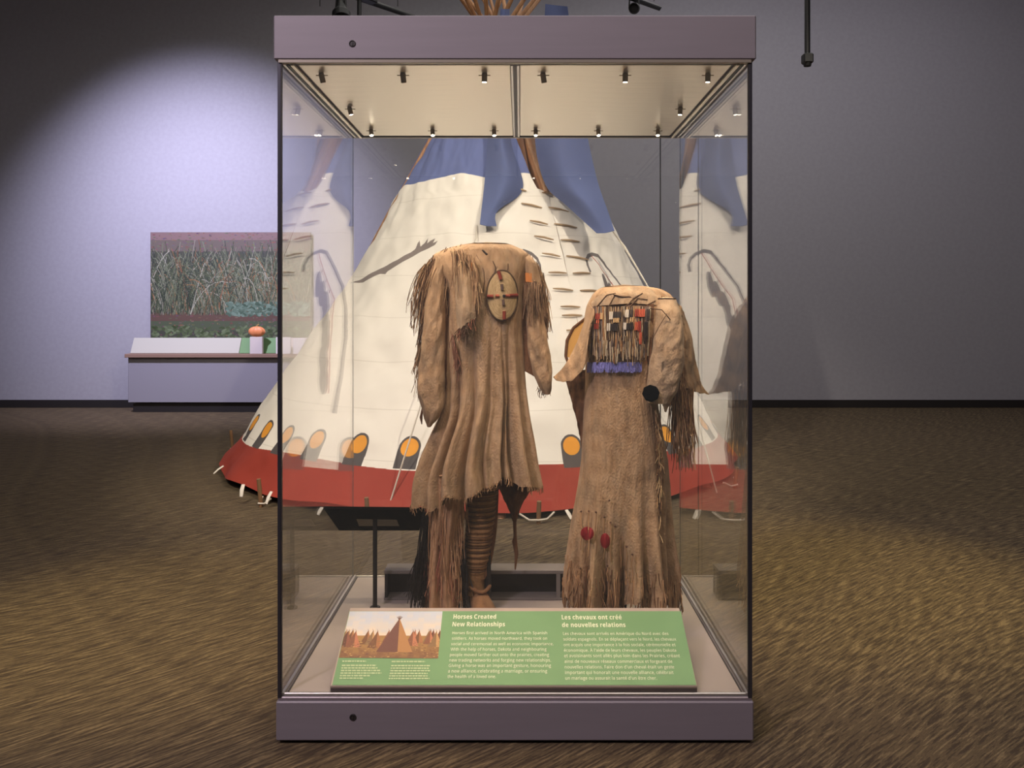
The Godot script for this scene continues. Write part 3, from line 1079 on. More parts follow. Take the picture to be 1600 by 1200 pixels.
# ---------------------------------------------------------------- garden mural and bench at the back wall
func paint_mural() -> Image:
	var w := 900
	var h := 640
	var im := Image.create(w, h, false, Image.FORMAT_RGB8)
	im.fill(Color8(64, 66, 56))
	im.fill_rect(Rect2i(0, 0, w, 70), Color8(122, 98, 96))
	im.fill_rect(Rect2i(0, 40, w, 60), Color8(98, 88, 80))
	var r := RandomNumberGenerator.new()
	r.seed = 5
	im.fill_rect(Rect2i(0, 410, w, 70), Color8(92, 70, 60))
	im.fill_rect(Rect2i(0, 470, w, 50), Color8(74, 84, 62))
	for k in 900:      # soil clods
		var p := Vector2(r.randf() * w, r.randf_range(0, 110) if r.randf() < 0.4 else r.randf_range(390, 640))
		im.fill_rect(Rect2i(int(p.x), int(p.y), r.randi_range(4, 16), r.randi_range(2, 6)), Color8(120 + r.randi_range(-40, 10), 88 + r.randi_range(-24, 20), 78 + r.randi_range(-20, 18)))
	for k in 2600:     # long maize leaves
		var clump := r.randi_range(0, 12)
		var x0 := clump * 74.0 + r.randfn() * 24.0
		var y0 := 420.0 + r.randf_range(-60, 20)
		var hgt := r.randf_range(120, 370)
		var lean := r.randfn() * 46.0
		var droop := r.randf_range(10, 90)
		var path := PackedVector2Array()
		for i in 8:
			var q := i / 7.0
			path.push_back(Vector2(x0 + lean * q + signf(lean) * droop * q * q, y0 - hgt * (q - 0.25 * q * q * q * droop / 50.0)))
		var g := r.randi_range(-30, 34)
		var col := Color8(84 + g, 92 + g, 66 + g)
		if r.randf() < 0.20:
			col = Color8(132 + g, 130 + g, 112 + g)
		if r.randf() < 0.34:
			col = Color8(40 + g / 3, 50 + g / 3, 38 + g / 3)
		if r.randf() < 0.08:
			col = Color8(130 + g, 86 + g, 56 + g / 2)
		stroke(im, path, r.randf_range(1.5, 4.0), col)
	for k in 900:      # low cabbages and vines
		var top := r.randf() < 0.4
		var x := r.randf_range(430, w) if top else r.randf() * w
		var y := r.randf_range(370, 440) if top else r.randf_range(500, 630)
		var g := r.randi_range(-28, 30)
		var col := Color8(86 + g, 108 + g, 92 + g) if top else Color8(78 + g, 92 + g, 60 + g)
		var leaf := PackedVector2Array()
		var an := r.randf() * TAU
		for i in 8:
			var q := TAU * i / 8.0
			leaf.push_back(Vector2(x, y) + Vector2(cos(q) * r.randf_range(9, 18), sin(q) * r.randf_range(4, 9)).rotated(sin(an) * 0.6))
		fill_poly(im, leaf, col)
	return im

func build_exhibit_bench() -> void:
	var zw := 11.50
	var x0 := (236.0 - U0) * zw / F
	var x1 := (486.0 - U0) * zw / F
	var ytop := EYE - (363.0 - V0) * zw / F
	var ybot := EYE - (552.0 - V0) * zw / F
	var t := thing("garden_mural", "large photo mural of tall maize and garden rows on the back wall", "mural", Vector3((x0 + x1) / 2, ybot, -zw))
	var b := MB.new()
	b.box(Vector3((x0 + x1) / 2, (ytop + ybot) / 2, -zw), Vector3(x1 - x0, ytop - ybot, 0.04), 0.003)
	part("panel", b, mat(Color8(120, 112, 108), 0.7), t)
	b = MB.new()
	b.quad(Vector3(x0 + 0.005, ybot + 0.005, -zw + 0.0215), Vector3(x1 - 0.005, ybot + 0.005, -zw + 0.0215), Vector3(x1 - 0.005, ytop - 0.005, -zw + 0.0215), Vector3(x0 + 0.005, ytop - 0.005, -zw + 0.0215))
	var pm := mat(Color(1, 1, 1), 0.6)
	pm.albedo_texture = ImageTexture.create_from_image(paint_mural())
	part("photo_print", b, pm, t, "printed photograph of a maize garden")
	# bench
	var zb := 11.0
	var bx0 := (200.0 - U0) * zb / F
	var bx1 := (500.0 - U0) * zb / F
	var bt := thing("exhibit_bench", "long grey lilac exhibit bench below the garden mural", "bench", Vector3((bx0 + bx1) / 2, 0, -11.2))
	b = MB.new()
	b.box(Vector3((bx0 + bx1) / 2, 0.06, -11.24), Vector3(bx1 - bx0 - 0.1, 0.12, 0.40))
	part("kick", b, M.dark_seal, bt, "dark recessed kick")
	b = MB.new()
	b.box(Vector3((bx0 + bx1) / 2, 0.445, -11.22), Vector3(bx1 - bx0, 0.62, 0.44), 0.006)
	part("body", b, mat(Color8(140, 138, 146), 0.8), bt)
	b = MB.new()
	b.box(Vector3((bx0 + bx1) / 2, 0.775, -11.20), Vector3(bx1 - bx0 + 0.04, 0.05, 0.52), 0.004)
	part("top_board", b, mat(Color8(140, 112, 96), 0.7), bt, "brown top board")
	var rail := [[200.0, 371.0, Color8(176, 174, 160)], [371.0, 432.0, Color8(104, 140, 92)], [432.0, 500.0, Color8(196, 182, 172)]]
	for q in rail:
		b = MB.new()
		var a := P(q[0], 0, 10.98)
		var c := P(q[1], 0, 10.98)
		b.box(Vector3((a.x + c.x) / 2, 0.905, -11.10), Vector3(c.x - a.x - 0.004, 0.235, 0.016), 0.002, Basis(Vector3.RIGHT, -0.5))
		part("label_strip", b, mat(q[2], 0.7), bt)
	var xs := (401.0 - U0) * 10.98 / F
	var st := thing("display_block", "small white block under the orange squash on the bench", "display block", Vector3(xs, 0.80, -10.965))
	b = MB.new()
	b.box(Vector3(xs, 0.915, -10.985), Vector3(0.17, 0.23, 0.06), 0.004)
	part("block", b, mat(Color8(206, 196, 192), 0.7), st)
	var sq := thing("squash", "orange ribbed squash on the small white block before the mural", "squash", Vector3(xs, 1.03, -10.985))
	b = MB.new()
	var pts := PackedVector3Array()
	for j in 13:
		var la := PI * j / 12.0 - PI / 2
		for i in 33:
			var lo := TAU * (i % 32) / 32.0
			var rr := 0.098 * (1.0 + 0.08 * cos(lo * 8.0)) * cos(la)
			pts.push_back(Vector3(xs + rr * cos(lo) * 1.1, 1.03 + 0.072 + 0.072 * sin(la), -10.985 + rr * sin(lo) * 0.6))
	b.grid(pts, 33, 13)
	part("fruit", b, mat(Color8(224, 140, 92), 0.5), sq)
	b = MB.new()
	b.tube([Vector3(xs, 1.165, -10.985), Vector3(xs + 0.01, 1.19, -10.985), Vector3(xs + 0.03, 1.2, -10.985)], [0.014, 0.010, 0.008], 7)
	part("stem", b, mat(Color8(150, 130, 80), 0.8), sq)
	var cards := [[431.0, 454.0, 527.0, 537.0, "low white label block at the end of the green strip"], [458.0, 476.0, 529.0, 556.0, "narrow white label card at the far end of the bench"]]
	for q in cards:
		var a := P(q[0], q[2], 10.95)
		var c := P(q[1], q[3], 10.95)
		var cb := thing("label_block", q[4], "label block", Vector3((a.x + c.x) / 2, 0.80, -10.955))
		b = MB.new()
		b.box(Vector3((a.x + c.x) / 2, (a.y + 0.80) / 2, -10.965), Vector3(c.x - a.x, a.y - 0.80, 0.03), 0.003)
		part("block", b, mat(Color8(222, 216, 212), 0.7), cb)

# ---------------------------------------------------------------- the text rail in the case
const RY := 0.181
const RZ := 2.700
const RM := 0.4540
func rail_z(vv: float) -> float:
	var k := (vv - V0) / F
	return (EYE - RY + RZ * RM) / (k + RM)

func rail_point(u: float, vv: float, lift := 0.0) -> Vector3:
	return P(u, vv, rail_z(vv)) + Vector3(0, cos(atan(RM)), sin(atan(RM))) * lift

func build_text_rail() -> void:
	var bs := Basis(Vector3.RIGHT, atan(RM))       # y along the normal, -z up the slope
	var bl := 0.317 / cos(atan(RM))
	var a := Vector3(-0.022, RY, -RZ)
	var mid := a + bs * Vector3(0, -0.006, -bl / 2)
	var t := thing("text_panel", "sloped green bilingual text panel about horses at the front of the case", "text panel", Vector3(-0.022, DECK + 0.001, -2.86))
	var b := MB.new()
	b.box(mid, Vector3(1.228, 0.012, bl), 0.002, bs)
	part("board", b, mat(Color8(176, 160, 146), 0.6), t, "taupe edged backing board")
	b = MB.new()
	b.box(Vector3(-0.022, DECK + 0.008, -RZ - 0.012), Vector3(1.226, 0.013, 0.012))
	b.box(Vector3(-0.022, DECK + 0.076, -2.995), Vector3(1.1, 0.148, 0.012))
	part("support", b, mat(Color8(70, 58, 54), 0.7), t, "dark brown support")
	b = MB.new()
	var vt := 955.5
	var vb := 1071.0
	b.quad(rail_point(519.0, vb, 0.0015), rail_point(1088.0, vb, 0.0015), rail_point(1063.5, vt, 0.0015), rail_point(546.0, vt, 0.0015))
	var face := part("green_face", b, mat(Color8(116, 160, 108), 0.6), t, "printed green face")
	# the picture: a plain camp of pointed tents under a pale sky
	var im := Image.create(640, 400, false, Image.FORMAT_RGB8)
	for y in 400:
		for q in 16:
			var n := nz.get_noise_2d(q * 0.7, y * 0.012)
			var sky := Color8(196, 204, 214).lerp(Color8(230, 214, 190), clampf(y / 240.0 + n * 0.5, 0, 1))
			var land := Color8(168, 128, 70).lerp(Color8(132, 92, 58), clampf((y - 240) / 160.0 + n * 0.6, 0, 1))
			im.fill_rect(Rect2i(q * 40, y, 40, 1), sky if y < 215 else land)
	var r := RandomNumberGenerator.new()
	r.seed = 9
	for k in 26:
		var x := r.randf() * 640.0
		var y := 210.0 + k * 3.6
		var s := 26.0 + k * 1.6
		var tone := [Color8(168, 110, 66), Color8(196, 150, 96), Color8(140, 84, 60), Color8(190, 120, 84)][k % 4] as Color
		fill_poly(im, PackedVector2Array([Vector2(x, y - s * 1.9), Vector2(x + s * 0.8, y + 22), Vector2(x - s * 0.8, y + 22)]), tone)
		fill_poly(im, PackedVector2Array([Vector2(x, y - s * 1.9), Vector2(x + s * 0.1, y + 22), Vector2(x - s * 0.8, y + 22)]), tone.darkened(0.3))
		stroke(im, PackedVector2Array([Vector2(x - 5, y - s * 2.1), Vector2(x + 4, y - s * 1.7)]), 2.0, Color8(90, 62, 46))
	for k in 240:
		var x := r.randf() * 640.0
		var y := r.randf_range(262, 396)
		im.fill_rect(Rect2i(int(x), int(y), r.randi_range(4, 18), r.randi_range(2, 7)), [Color8(126, 84, 52), Color8(196, 156, 92), Color8(150, 112, 66), Color8(110, 72, 56)][k % 4])
	fill_poly(im, PackedVector2Array([Vector2(352, 62), Vector2(470, 352), Vector2(232, 352)]), Color8(178, 128, 76))
	fill_poly(im, PackedVector2Array([Vector2(352, 62), Vector2(372, 352), Vector2(232, 352)]), Color8(112, 70, 58))
	for k in 5:
		stroke(im, PackedVector2Array([Vector2(334 + k * 9, 40 + absf(k - 2) * 5), Vector2(348 + k * 2, 72)]), 4.0, Color8(98, 64, 50))
	b = MB.new()
	b.quad(rail_point(529.5, 1028.5, 0.0025), rail_point(684.5, 1029.5, 0.0025), rail_point(691.5, 952.6 + 3.5, 0.0025), rail_point(546.5, 952.6 + 3.5, 0.0025))
	var pm := mat(Color(1, 1, 1), 0.6)
	pm.albedo_texture = ImageTexture.create_from_image(im)
	part("picture", b, pm, face, "printed painting of a camp of pointed tents")
	# lettering
	var cream := mat(Color8(232, 240, 206), 0.6)
	var pale := mat(Color8(186, 206, 156), 0.6)
	var bold := ["Horses Created", "New Relationships"]
	var fr := ["Les chevaux ont créé", "de nouvelles relations"]
	var en_body := ["Horses first arrived in North America with Spanish", "soldiers. As horses moved northward, they took on", "social and ceremonial as well as economic importance.", "With the help of horses, Dakota and neighbouring", "people moved farther out onto the prairies, creating", "new trading networks and forging new relationships.", "Giving a horse was an important gesture, honouring", "a new alliance, celebrating a marriage, or ensuring", "the health of a loved one."]
	var fr_body := ["Les chevaux sont arrivés en Amérique du Nord avec des", "soldats espagnols. En se déplaçant vers le Nord, les chevaux", "ont acquis une importance à la fois sociale, cérémonielle et", "économique. À l'aide de leurs chevaux, les peuples Dakota", "et avoisinants sont allés plus loin dans les Prairies, créant", "ainsi de nouveaux réseaux commerciaux et forgeant de", "nouvelles relations. Faire don d'un cheval était un geste", "important qui honorait une nouvelle alliance, célébrait", "un mariage ou assurait la santé d'un être cher."]
	lettering(face, "heading", bold, [[708, 970, 775], [706.5, 982, 789]], 700, cream)
	lettering(face, "heading", fr, [[878, 971, 972], [878.5, 983, 978]], 700, cream)
	var rows := []
	var ends := [855, 855, 865, 854, 858, 861, 861, 855, 775]
	for k in 9:
		rows.append([706.5 - k * 0.95, 993.5 + k * 8.55, ends[k]])
	lettering(face, "body_text", en_body, rows, 400, cream)
	rows = []
	ends = [1045, 1057, 1056, 1057, 1063, 1051, 1054, 1053, 1027]
	for k in 9:
		rows.append([880 + k * 0.45, 994.5 + k * 8.75, ends[k]])
	lettering(face, "body_text", fr_body, rows, 400, cream)
	# captions too small to read in the photograph: rows of fine print strokes
	for q in [[534.0, 588.0, 1034.0], [611.0, 668.0, 1034.5]]:
		b = MB.new()
		for k in 7:
			var vv: float = q[2] + k * 4.0 + (2.5 if k > 0 else 0.0)
			var u: float = q[0] - k * 0.75 + 1.0
			var stop: float = q[1] + [-16, 0, 2, 6, 8, -10, -20][k] if q[0] < 600 else q[1] + [-4, 4, 2, 4, 0, 1, 3][k]
			while u < stop:
				var w := r.randf_range(2.0, 6.5)
				b.quad(rail_point(u, vv + 1.1, 0.0026), rail_point(minf(u + w, stop), vv + 1.1, 0.0026), rail_point(minf(u + w, stop), vv - 1.1, 0.0026), rail_point(u, vv - 1.1, 0.0026))
				u += w + 1.0
		stuff(part("caption", b, pale, face))

func lettering(parent: Node3D, called: String, lines: Array, rows: Array, weight: int, m: Material) -> void:
	var st := SurfaceTool.new()
	st.begin(Mesh.PRIMITIVE_TRIANGLES)
	var off := parent.position + (parent.get_parent() as Node3D).position
	var bs := Basis(Vector3.RIGHT, atan(RM) - PI / 2)       # x to the right, y up the slope, z off the board
	for k in lines.size():
		var f := SystemFont.new()
		f.font_names = PackedStringArray(["Droid Sans"])
		f.font_weight = weight
		var tm := TextMesh.new()
		tm.font = f
		tm.text = lines[k]
		tm.font_size = 40
		tm.pixel_size = 0.001
		tm.depth = 0.01
		tm.curve_step = 4.0
		tm.horizontal_alignment = HORIZONTAL_ALIGNMENT_LEFT
		tm.vertical_alignment = VERTICAL_ALIGNMENT_BOTTOM
		var box := tm.get_aabb()
		var p0 := rail_point(rows[k][0], rows[k][1], 0.0024)
		var p1 := rail_point(rows[k][2], rows[k][1], 0.0024)
		var s: float = (p1.x - p0.x) / maxf(box.size.x, 0.001)
		var x := Transform3D(bs.scaled(Vector3.ONE) * Basis.from_scale(Vector3(s, s * (1.35 if weight > 500 else 1.2), 0.05)), p0 - off - bs * Vector3(box.position.x * s, 0, 0))
		st.append_from(tm, 0, x)
	stuff(obj(called, st.commit(), m, parent))

# ---------------------------------------------------------------- black label stand in the case
func build_label_stand() -> void:
	var z := 3.46
	var foot := P(586, 945, z)
	foot.y = DECK + 0.001
	var t := thing("label_stand", "black reading stand on a thin pole, its slanted tray beside the shirt's leggings", "label stand", foot)
	var b := MB.new()
	b.tube([foot, Vector3(foot.x, P(0, 806, z).y, -z)], [0.0095], 12)
	part("pole", b, M.black, t)
	b = MB.new()
	b.lathe([Vector2(0.0, 0.0), Vector2(0.022, 0.0), Vector2(0.022, 0.004), Vector2(0.02, 0.006), Vector2(0.0, 0.006)], 28, foot)
	part("base_plate", b, M.black, t)
	# the tray leans away from us; its high edge is the near one
	var p := [P(530, 829, z + 0.13), P(655, 829, z + 0.13), P(664, 797, z - 0.10), P(506, 795.5, z - 0.10)]
	var n: Vector3 = ((p[1] - p[0]) as Vector3).cross(p[3] - p[0]).normalized() * 0.012
	b = MB.new()
	b.quad(p[0], p[1], p[2], p[3])
	b.quad(p[3] - n, p[2] - n, p[1] - n, p[0] - n)
	for k in 4:
		var q: Vector3 = p[k]
		var w: Vector3 = p[(k + 1) % 4]
		b.quad(q - n, w - n, w, q)
	part("tray", b, M.matt_black, t)
	b = MB.new()
	n = n.normalized() * 0.003
	b.quad(P(561, 821, z + 0.073) + n, P(624, 821, z + 0.073) + n, P(620, 811, z + 0.0) + n, P(557, 810, z + 0.0) + n)
	part("mounting_plate", b, mat(Color8(92, 84, 62), 0.6), t, "dull olive mounting plate")

# ---------------------------------------------------------------- the shirt, with leggings and moccasin
var SHIRT := [[380.5, 734, 792, 0.045, 0.0], [384, 714, 803, 0.07, 0.0], [390, 694, 816, 0.092, 0.0], [400, 676, 828, 0.11, 0.0], [418, 684, 824, 0.125, 0.01], [450, 700, 819, 0.135, 0.01], [520, 701, 818, 0.13, 0.01], [580, 699, 820, 0.13, 0.0], [630, 694, 824, 0.14, 0.0], [670, 676, 829, 0.155, 0.0], [715, 658, 835, 0.17, 0.0], [752, 655, 841, 0.18, 0.0]]
const ZS := 3.42
func build_shirt() -> void:
	var z := ZS
	var foot := Vector3((745 - U0) * z / F, DECK + 0.001, -z)
	# the form that carries the clothes
	var fm := thing("mannequin", "black headless mannequin form inside the hide shirt", "mannequin", foot)
	var b := MB.new()
	var frows := [[388, 738, 784, 0.03, 0.0], [396, 716, 800, 0.05, 0.0], [420, 706, 812, 0.075, 0.0], [520, 710, 808, 0.08, 0.0], [640, 706, 812, 0.09, 0.0], [700, 704, 812, 0.09, 0.0]]
	loft(b, frows, z, 20, 24)
	b.tube([P(762, 690, z), Vector3(P(762, 690, z).x, DECK + 0.002, -z - 0.02)], [0.014], 10)
	part("torso_form", b, M.black, fm)
	var t := thing("hide_shirt", "tan hide shirt with long fringes and a round quilled chest emblem", "shirt", foot + Vector3(0, 0.35, 0))
	var fold := func(a: float, s: float) -> float:
		var k := pow(smoothstep(0.22, 0.95, s), 1.1) * 0.145
		var w := 0.45 * (absf(sin(a * 4.5 + 0.5 + 0.5 * s)) - 0.6) + 0.45 * sin(a * 15.0 + 2.0 + s) + 0.4 * sin(a * 5.0 - 0.8)
		for g in [[1.80, 0.055], [1.47, 0.045], [0.92, 0.06], [2.24, 0.05], [1.16, 0.04]]:
			w -= 1.15 * exp(-pow((a + 0.05 * sin(s * 5.0 + g[0] * 9.0) - g[0]) / g[1], 2.0))
		return k * w + 0.022 * nz.get_noise_3d(cos(a) * 2.4, s * 2.6, sin(a) * 2.4) + 0.008 * nz.get_noise_3d(cos(a) * 9.0, s * 6.0, sin(a) * 9.0)
	var hem := func(a: float) -> float:     # pixels below the last row
		var x := cos(a)
		var front := sin(a) > 0.0
		var d := 0.0
		if front:
			d = 34.0 * smoothstep(-0.30, -0.7, x) + 17.0 * exp(-pow((x + 0.22) / 0.16, 2.0)) - 14.0 * exp(-pow((x - 0.42) / 0.22, 2.0)) + 3.0 * smoothstep(0.75, 1.0, x)
		else:
			d = 12.0 + 18.0 * exp(-pow((x - 0.7) / 0.25, 2.0))
		return d + 5.0 * nf.get_noise_2d(a * 22.0, 1.0) + 2.5 * nf.get_noise_2d(a * 80.0, 5.0)
	b = MB.new()
	loft(b, SHIRT, z, 120, 340, fold, hem)
	pleats = fold
	part("body", b, M.hide, t)
	# neck edge
	b = MB.new()
	var ring := []
	for k in 33:
		var a := TAU * k / 32.0
		ring.append(P(767 + cos(a) * 27.0, 383.5 + cos(a) * 3.0, z) + Vector3(0, -0.002 - 0.006 * sin(a), sin(a) * 0.045))
	b.tube(ring, [0.006], 7, false)
	part("neck_binding", b, mat(Color8(58, 48, 38), 0.9), t, "dark neck edge")
	b = MB.new()
	b.tube([front_point(SHIRT, z, 754, 391, 0.005), front_point(SHIRT, z, 761, 398, 0.006)], [0.004, 0.0045], 6)
	part("neck_tie", b, mat(Color8(48, 38, 30), 0.9), t)
	# sleeves
	var sl := [[397, 688, 696, 0.02, 0.02], [400, 683, 700, 0.045, 0.025], [408, 681, 702, 0.055, 0.03], [430, 676, 700, 0.055, 0.04], [470, 668, 699, 0.055, 0.05], [520, 663, 698, 0.055, 0.06], [580, 658, 698, 0.055, 0.07], [610, 656, 698, 0.055, 0.08], [632, 662, 697, 0.05, 0.08], [650, 667, 688, 0.04, 0.08], [662, 671, 677, 0.02, 0.08]]
	var sr := [[399, 818, 826, 0.02, 0.01], [402, 814, 831, 0.045, 0.015], [411, 817, 838, 0.055, 0.02], [440, 822, 845, 0.055, 0.03], [500, 822, 850, 0.055, 0.04], [540, 824, 857, 0.055, 0.05], [580, 832, 862, 0.05, 0.06], [604, 842, 861, 0.04, 0.06], [613, 848, 859, 0.03, 0.06]]
	var sf := func(a: float, s: float) -> float:
		return 0.018 * sin(s * 26.0 + a * 2.0 + 2.0 * sin(a * 3.0)) * smoothstep(0.15, 0.5, s) + 0.11 * nz.get_noise_3d(cos(a) * 1.6, s * 7.0, sin(a) * 1.6)
	for q in [sl, sr]:
		b = MB.new()
		loft(b, q, z, 60, 40, sf)
		part("sleeve", b, M.hide, t)
	for q in [[[693, 412, 714, 414], [693, 520, 716, 520], [692, 640, 706, 640]], [[814, 420, 830, 424], [816, 500, 830, 505], [820, 580, 834, 588]]]:
		b = MB.new()
		var rws := []
		for e in q:
			rws.append([P(e[0], e[1], z - 0.05), P(e[2], e[3], z - 0.06)])
		sheet(b, rws, 6, 20, 0.003, 0.01)  # dark hide colours in the shade between sleeve and body
		part("gap_shade", b, M.hide_dark, t, "underarm hide sheet darkened for the shade of the gap")
	# open under-arm flap of the near sleeve
	b = MB.new()
	sheet(b, [
		[P(705, 398, z - 0.13), P(712, 397, z - 0.15), P(726, 402, z - 0.16)],
		[P(710, 440, z - 0.12), P(720, 438, z - 0.19), P(736, 438, z - 0.18)],
		[P(712, 480, z - 0.12), P(724, 482, z - 0.21), P(742, 478, z - 0.19)],
		[P(715, 518, z - 0.12), P(726, 508, z - 0.20), P(744, 497, z - 0.19)]], 24, 30, 0.003, 0.012, 0.008)
	var fl := part("sleeve_flap", b, M.hide_pale, t, "pale open flap of the near sleeve")
	b = MB.new()
	strands(b, line_roots([P(713, 518, z - 0.10), P(728, 506, z - 0.20), P(745, 496, z - 0.19)], 46, 0.003), Vector3(-0.004, 0, 0.004), 0.02, 0.06, 0.0021, 0.008, [lin(120, 96, 74), lin(90, 66, 48), lin(140, 84, 60)])
	stuff(part("fringe", b, M.fringe, fl))
	b = MB.new()
	strands(b, line_roots([P(706, 520, z - 0.11), P(716, 560, z - 0.12)], 26, 0.004), Vector3(0.01, 0, 0.01), 0.06, 0.12, 0.0024, 0.012, [lin(150, 104, 84), lin(120, 80, 60)])
	stuff(part("fringe", b, M.fringe, fl))
	# shoulder fringe
	var br := [lin(150, 120, 92), lin(120, 92, 66), lin(96, 72, 52), lin(176, 146, 112)]
	b = MB.new()
	strands(b, line_roots([P(722, 386, z - 0.05), P(700, 392, z - 0.06), P(684, 400, z - 0.04), P(672, 410, z), P(662, 420, z + 0.04)], 230, 0.006), Vector3(-0.050, 0, 0.02), 0.12, 0.30, 0.0021, 0.014, br)
	strands(b, line_roots([P(680, 402, z + 0.02), P(668, 440, z + 0.05), P(664, 500, z + 0.05), P(660, 560, z + 0.04)], 120, 0.006), Vector3(-0.025, 0, 0.0), 0.08, 0.24, 0.0021, 0.012, br)
	stuff(part("fringe", b, M.fringe, t, "long dark shoulder fringe"))
	b = MB.new()
	strands(b, line_roots([P(706, 392, z - 0.15), P(720, 394, z - 0.155), P(738, 404, z - 0.155), P(741, 430, z - 0.165)], 130, 0.005), Vector3(0.014, 0, 0.03), 0.06, 0.20, 0.0019, 0.010, [lin(190, 158, 120), lin(150, 118, 86), lin(120, 90, 64)])
	stuff(part("fringe", b, M.fringe, t, "pale chest fringe"))
	b = MB.new()
	strands(b, line_roots([P(822, 398, z - 0.02), P(838, 412, z), P(846, 430, z), P(848, 470, z)], 170, 0.006), Vector3(0.014, 0, 0.03), 0.10, 0.22, 0.0020, 0.012, br)
	strands(b, line_roots([P(822, 440, z - 0.08), P(836, 442, z - 0.09), P(848, 446, z - 0.05)], 110, 0.006), Vector3(0.004, 0, 0.02), 0.08, 0.18, 0.0020, 0.010, br)
	stuff(part("fringe", b, M.fringe, t, "fringe of the far sleeve"))
	b = MB.new()
	strands(b, line_roots([P(840, 606, z - 0.06), P(860, 600, z - 0.06)], 30, 0.004), Vector3(0.0, 0, 0.0), 0.015, 0.05, 0.002, 0.006, br)
	stuff(part("fringe", b, M.fringe, t))
	# long thongs at the cuff of the near sleeve
	b = MB.new()
	b.tube([P(658, 596, z - 0.02), P(657, 616, z - 0.02), P(660, 636, z - 0.02), P(658, 652, z - 0.02), P(659, 663, z - 0.02)], [0.010, 0.008, 0.003, 0.007, 0.002], 6)
	part("thong", b, M.hide_dark, t, "long dark thong hanging from the cuff")
	b = MB.new()
	b.tube([P(643, 470, z + 0.03), P(642, 500, z + 0.03), P(643, 513, z + 0.03)], [0.003, 0.002, 0.003], 5)
	part("thong", b, M.hide_dark, t)
	# orange band on the far shoulder and on the near one
	for q in [[821, 426, 833, 441, z - 0.09], [737, 410, 741, 424, z - 0.17]]:
		b = MB.new()
		sheet(b, [[P(q[0], q[1], q[4]), P(q[2], q[1] + 1, q[4] + 0.01)], [P(q[0] + 0.5, q[3] - 1, q[4] - 0.005), P(q[2], q[3], q[4] + 0.005)]], 8, 8, 0.004, 0.0, 0.0, 0.2)
		part("quill_band", b, mat(Color8(196, 124, 62), 0.8), t, "orange quilled band")
	# seams on the chest
	b = MB.new()
	var sm := []
	for q in [[744, 398], [751, 410], [756, 424], [757, 440], [755, 456]]:
		sm.append(front_point(SHIRT, z, q[0], q[1], 0.003))
	b.tube(sm, [0.0016], 5)
	part("seam", b, mat(Color8(78, 56, 40), 0.9), t)
	for q in [[770, 408, 774, 426], [794, 412, 790, 428]]:
		b = MB.new()
		b.tube([front_point(SHIRT, z, q[0], q[1], 0.003), front_point(SHIRT, z, (q[0] + q[2]) * 0.5 + 2, (q[1] + q[3]) * 0.5, 0.006), front_point(SHIRT, z, q[2], q[3], 0.006)], [0.0018], 5)
		part("chest_tie", b, mat(Color8(78, 56, 40), 0.9), t)
	# round emblem
	var disc := MB.new()
	var rim := []
	disc.tint = Color(1, 1, 1)
	var n := 40
	var pts := PackedVector3Array()
	for j in 9:
		for i in n + 1:
			var a := TAU * i / n
			var rr := j / 8.0
			pts.push_back(front_point(SHIRT, z, 784.5 + cos(a) * 24.0 * rr, 461.5 + sin(a) * 39.0 * rr, 0.013 - 0.003 * rr * rr))
	disc.grid(pts, n + 1, 9)
	for i in n + 1:
		var a := TAU * i / n
		rim.append(front_point(SHIRT, z, 784.5 + cos(a) * 24.0, 461.5 + sin(a) * 39.0, 0.008))
	var qm := mat(Color8(196, 172, 130), 0.8)
	qm.albedo_texture = noise_tex(0.05, 2, Color(0.78, 0.76, 0.72), Color(1, 1, 1), 256, 77)
	var ro := part("rosette", disc, qm, t, "pale quilled disc with a dark rim and a red cross of bars")
	b = MB.new()
	b.tube(rim, [0.0042], 7, false)
	part("rim", b, mat(Color8(74, 56, 36), 0.85), ro, "dark rim")
	var bars := [[779, 424, 783, 437, 0], [761, 463, 771, 463, 0], [796, 462, 808, 461, 0], [788, 486, 788, 499, 0], [784, 444, 785, 453, 1], [774, 462.5, 780, 462, 2], [790, 462, 796, 462, 2], [786, 468, 787, 477, 1]]
	var bm := [mat(Color8(120, 44, 26), 0.8), mat(Color8(92, 74, 66), 0.8), mat(Color8(156, 82, 56), 0.8)]
	for q in bars:
		b = MB.new()
		b.tube([front_point(SHIRT, z, q[0], q[1], 0.015), front_point(SHIRT, z, q[2], q[3], 0.015)], [0.0078 if q[4] == 0 else 0.0066], 6, true)
		part("quill_bar", b, bm[q[4]], ro)
	b = MB.new()
	b.lathe([Vector2(0.0065, 0.0), Vector2(0.0055, 0.004), Vector2(0.0, 0.0045)], 12, front_point(SHIRT, z, 787.5, 462.5, 0.016), Basis(Vector3.RIGHT, PI / 2))
	part("centre_bead", b, M.black, ro)
	# ragged hem
	b = MB.new()
	var roots := []
	for k in 200:
		var a := PI * (k + rng.randf()) / 200.0
		var p := loft_point(SHIRT, z, 752, a, 1.0 + fold.call(a, 1.0))
		p.y -= (hem.call(a) - 3.0) * z / F
		roots.append(p)
	strands(b, roots, Vector3(0, 0, 0), 0.008, 0.035, 0.0019, 0.004, [lin(190, 152, 112), lin(160, 124, 88)])
	stuff(part("hem_fringe", b, M.fringe, t))
	# tail of the back that hangs lower at the right
	b = MB.new()
	sheet(b, [[P(772, 748, z + 0.10), P(806, 748, z + 0.12), P(832, 750, z + 0.10)], [P(784, 772, z + 0.10), P(806, 774, z + 0.08), P(828, 768, z + 0.10)], [P(793, 792, z + 0.09), P(804, 800, z + 0.07), P(818, 784, z + 0.09)], [P(799, 806, z + 0.08), P(804, 822, z + 0.07), P(809, 806, z + 0.08)]], 20, 26, 0.003, 0.02, 0.01)
	part("back_tail", b, M.hide_dark, t, "dark hide tail below the back hem")
	b = MB.new()
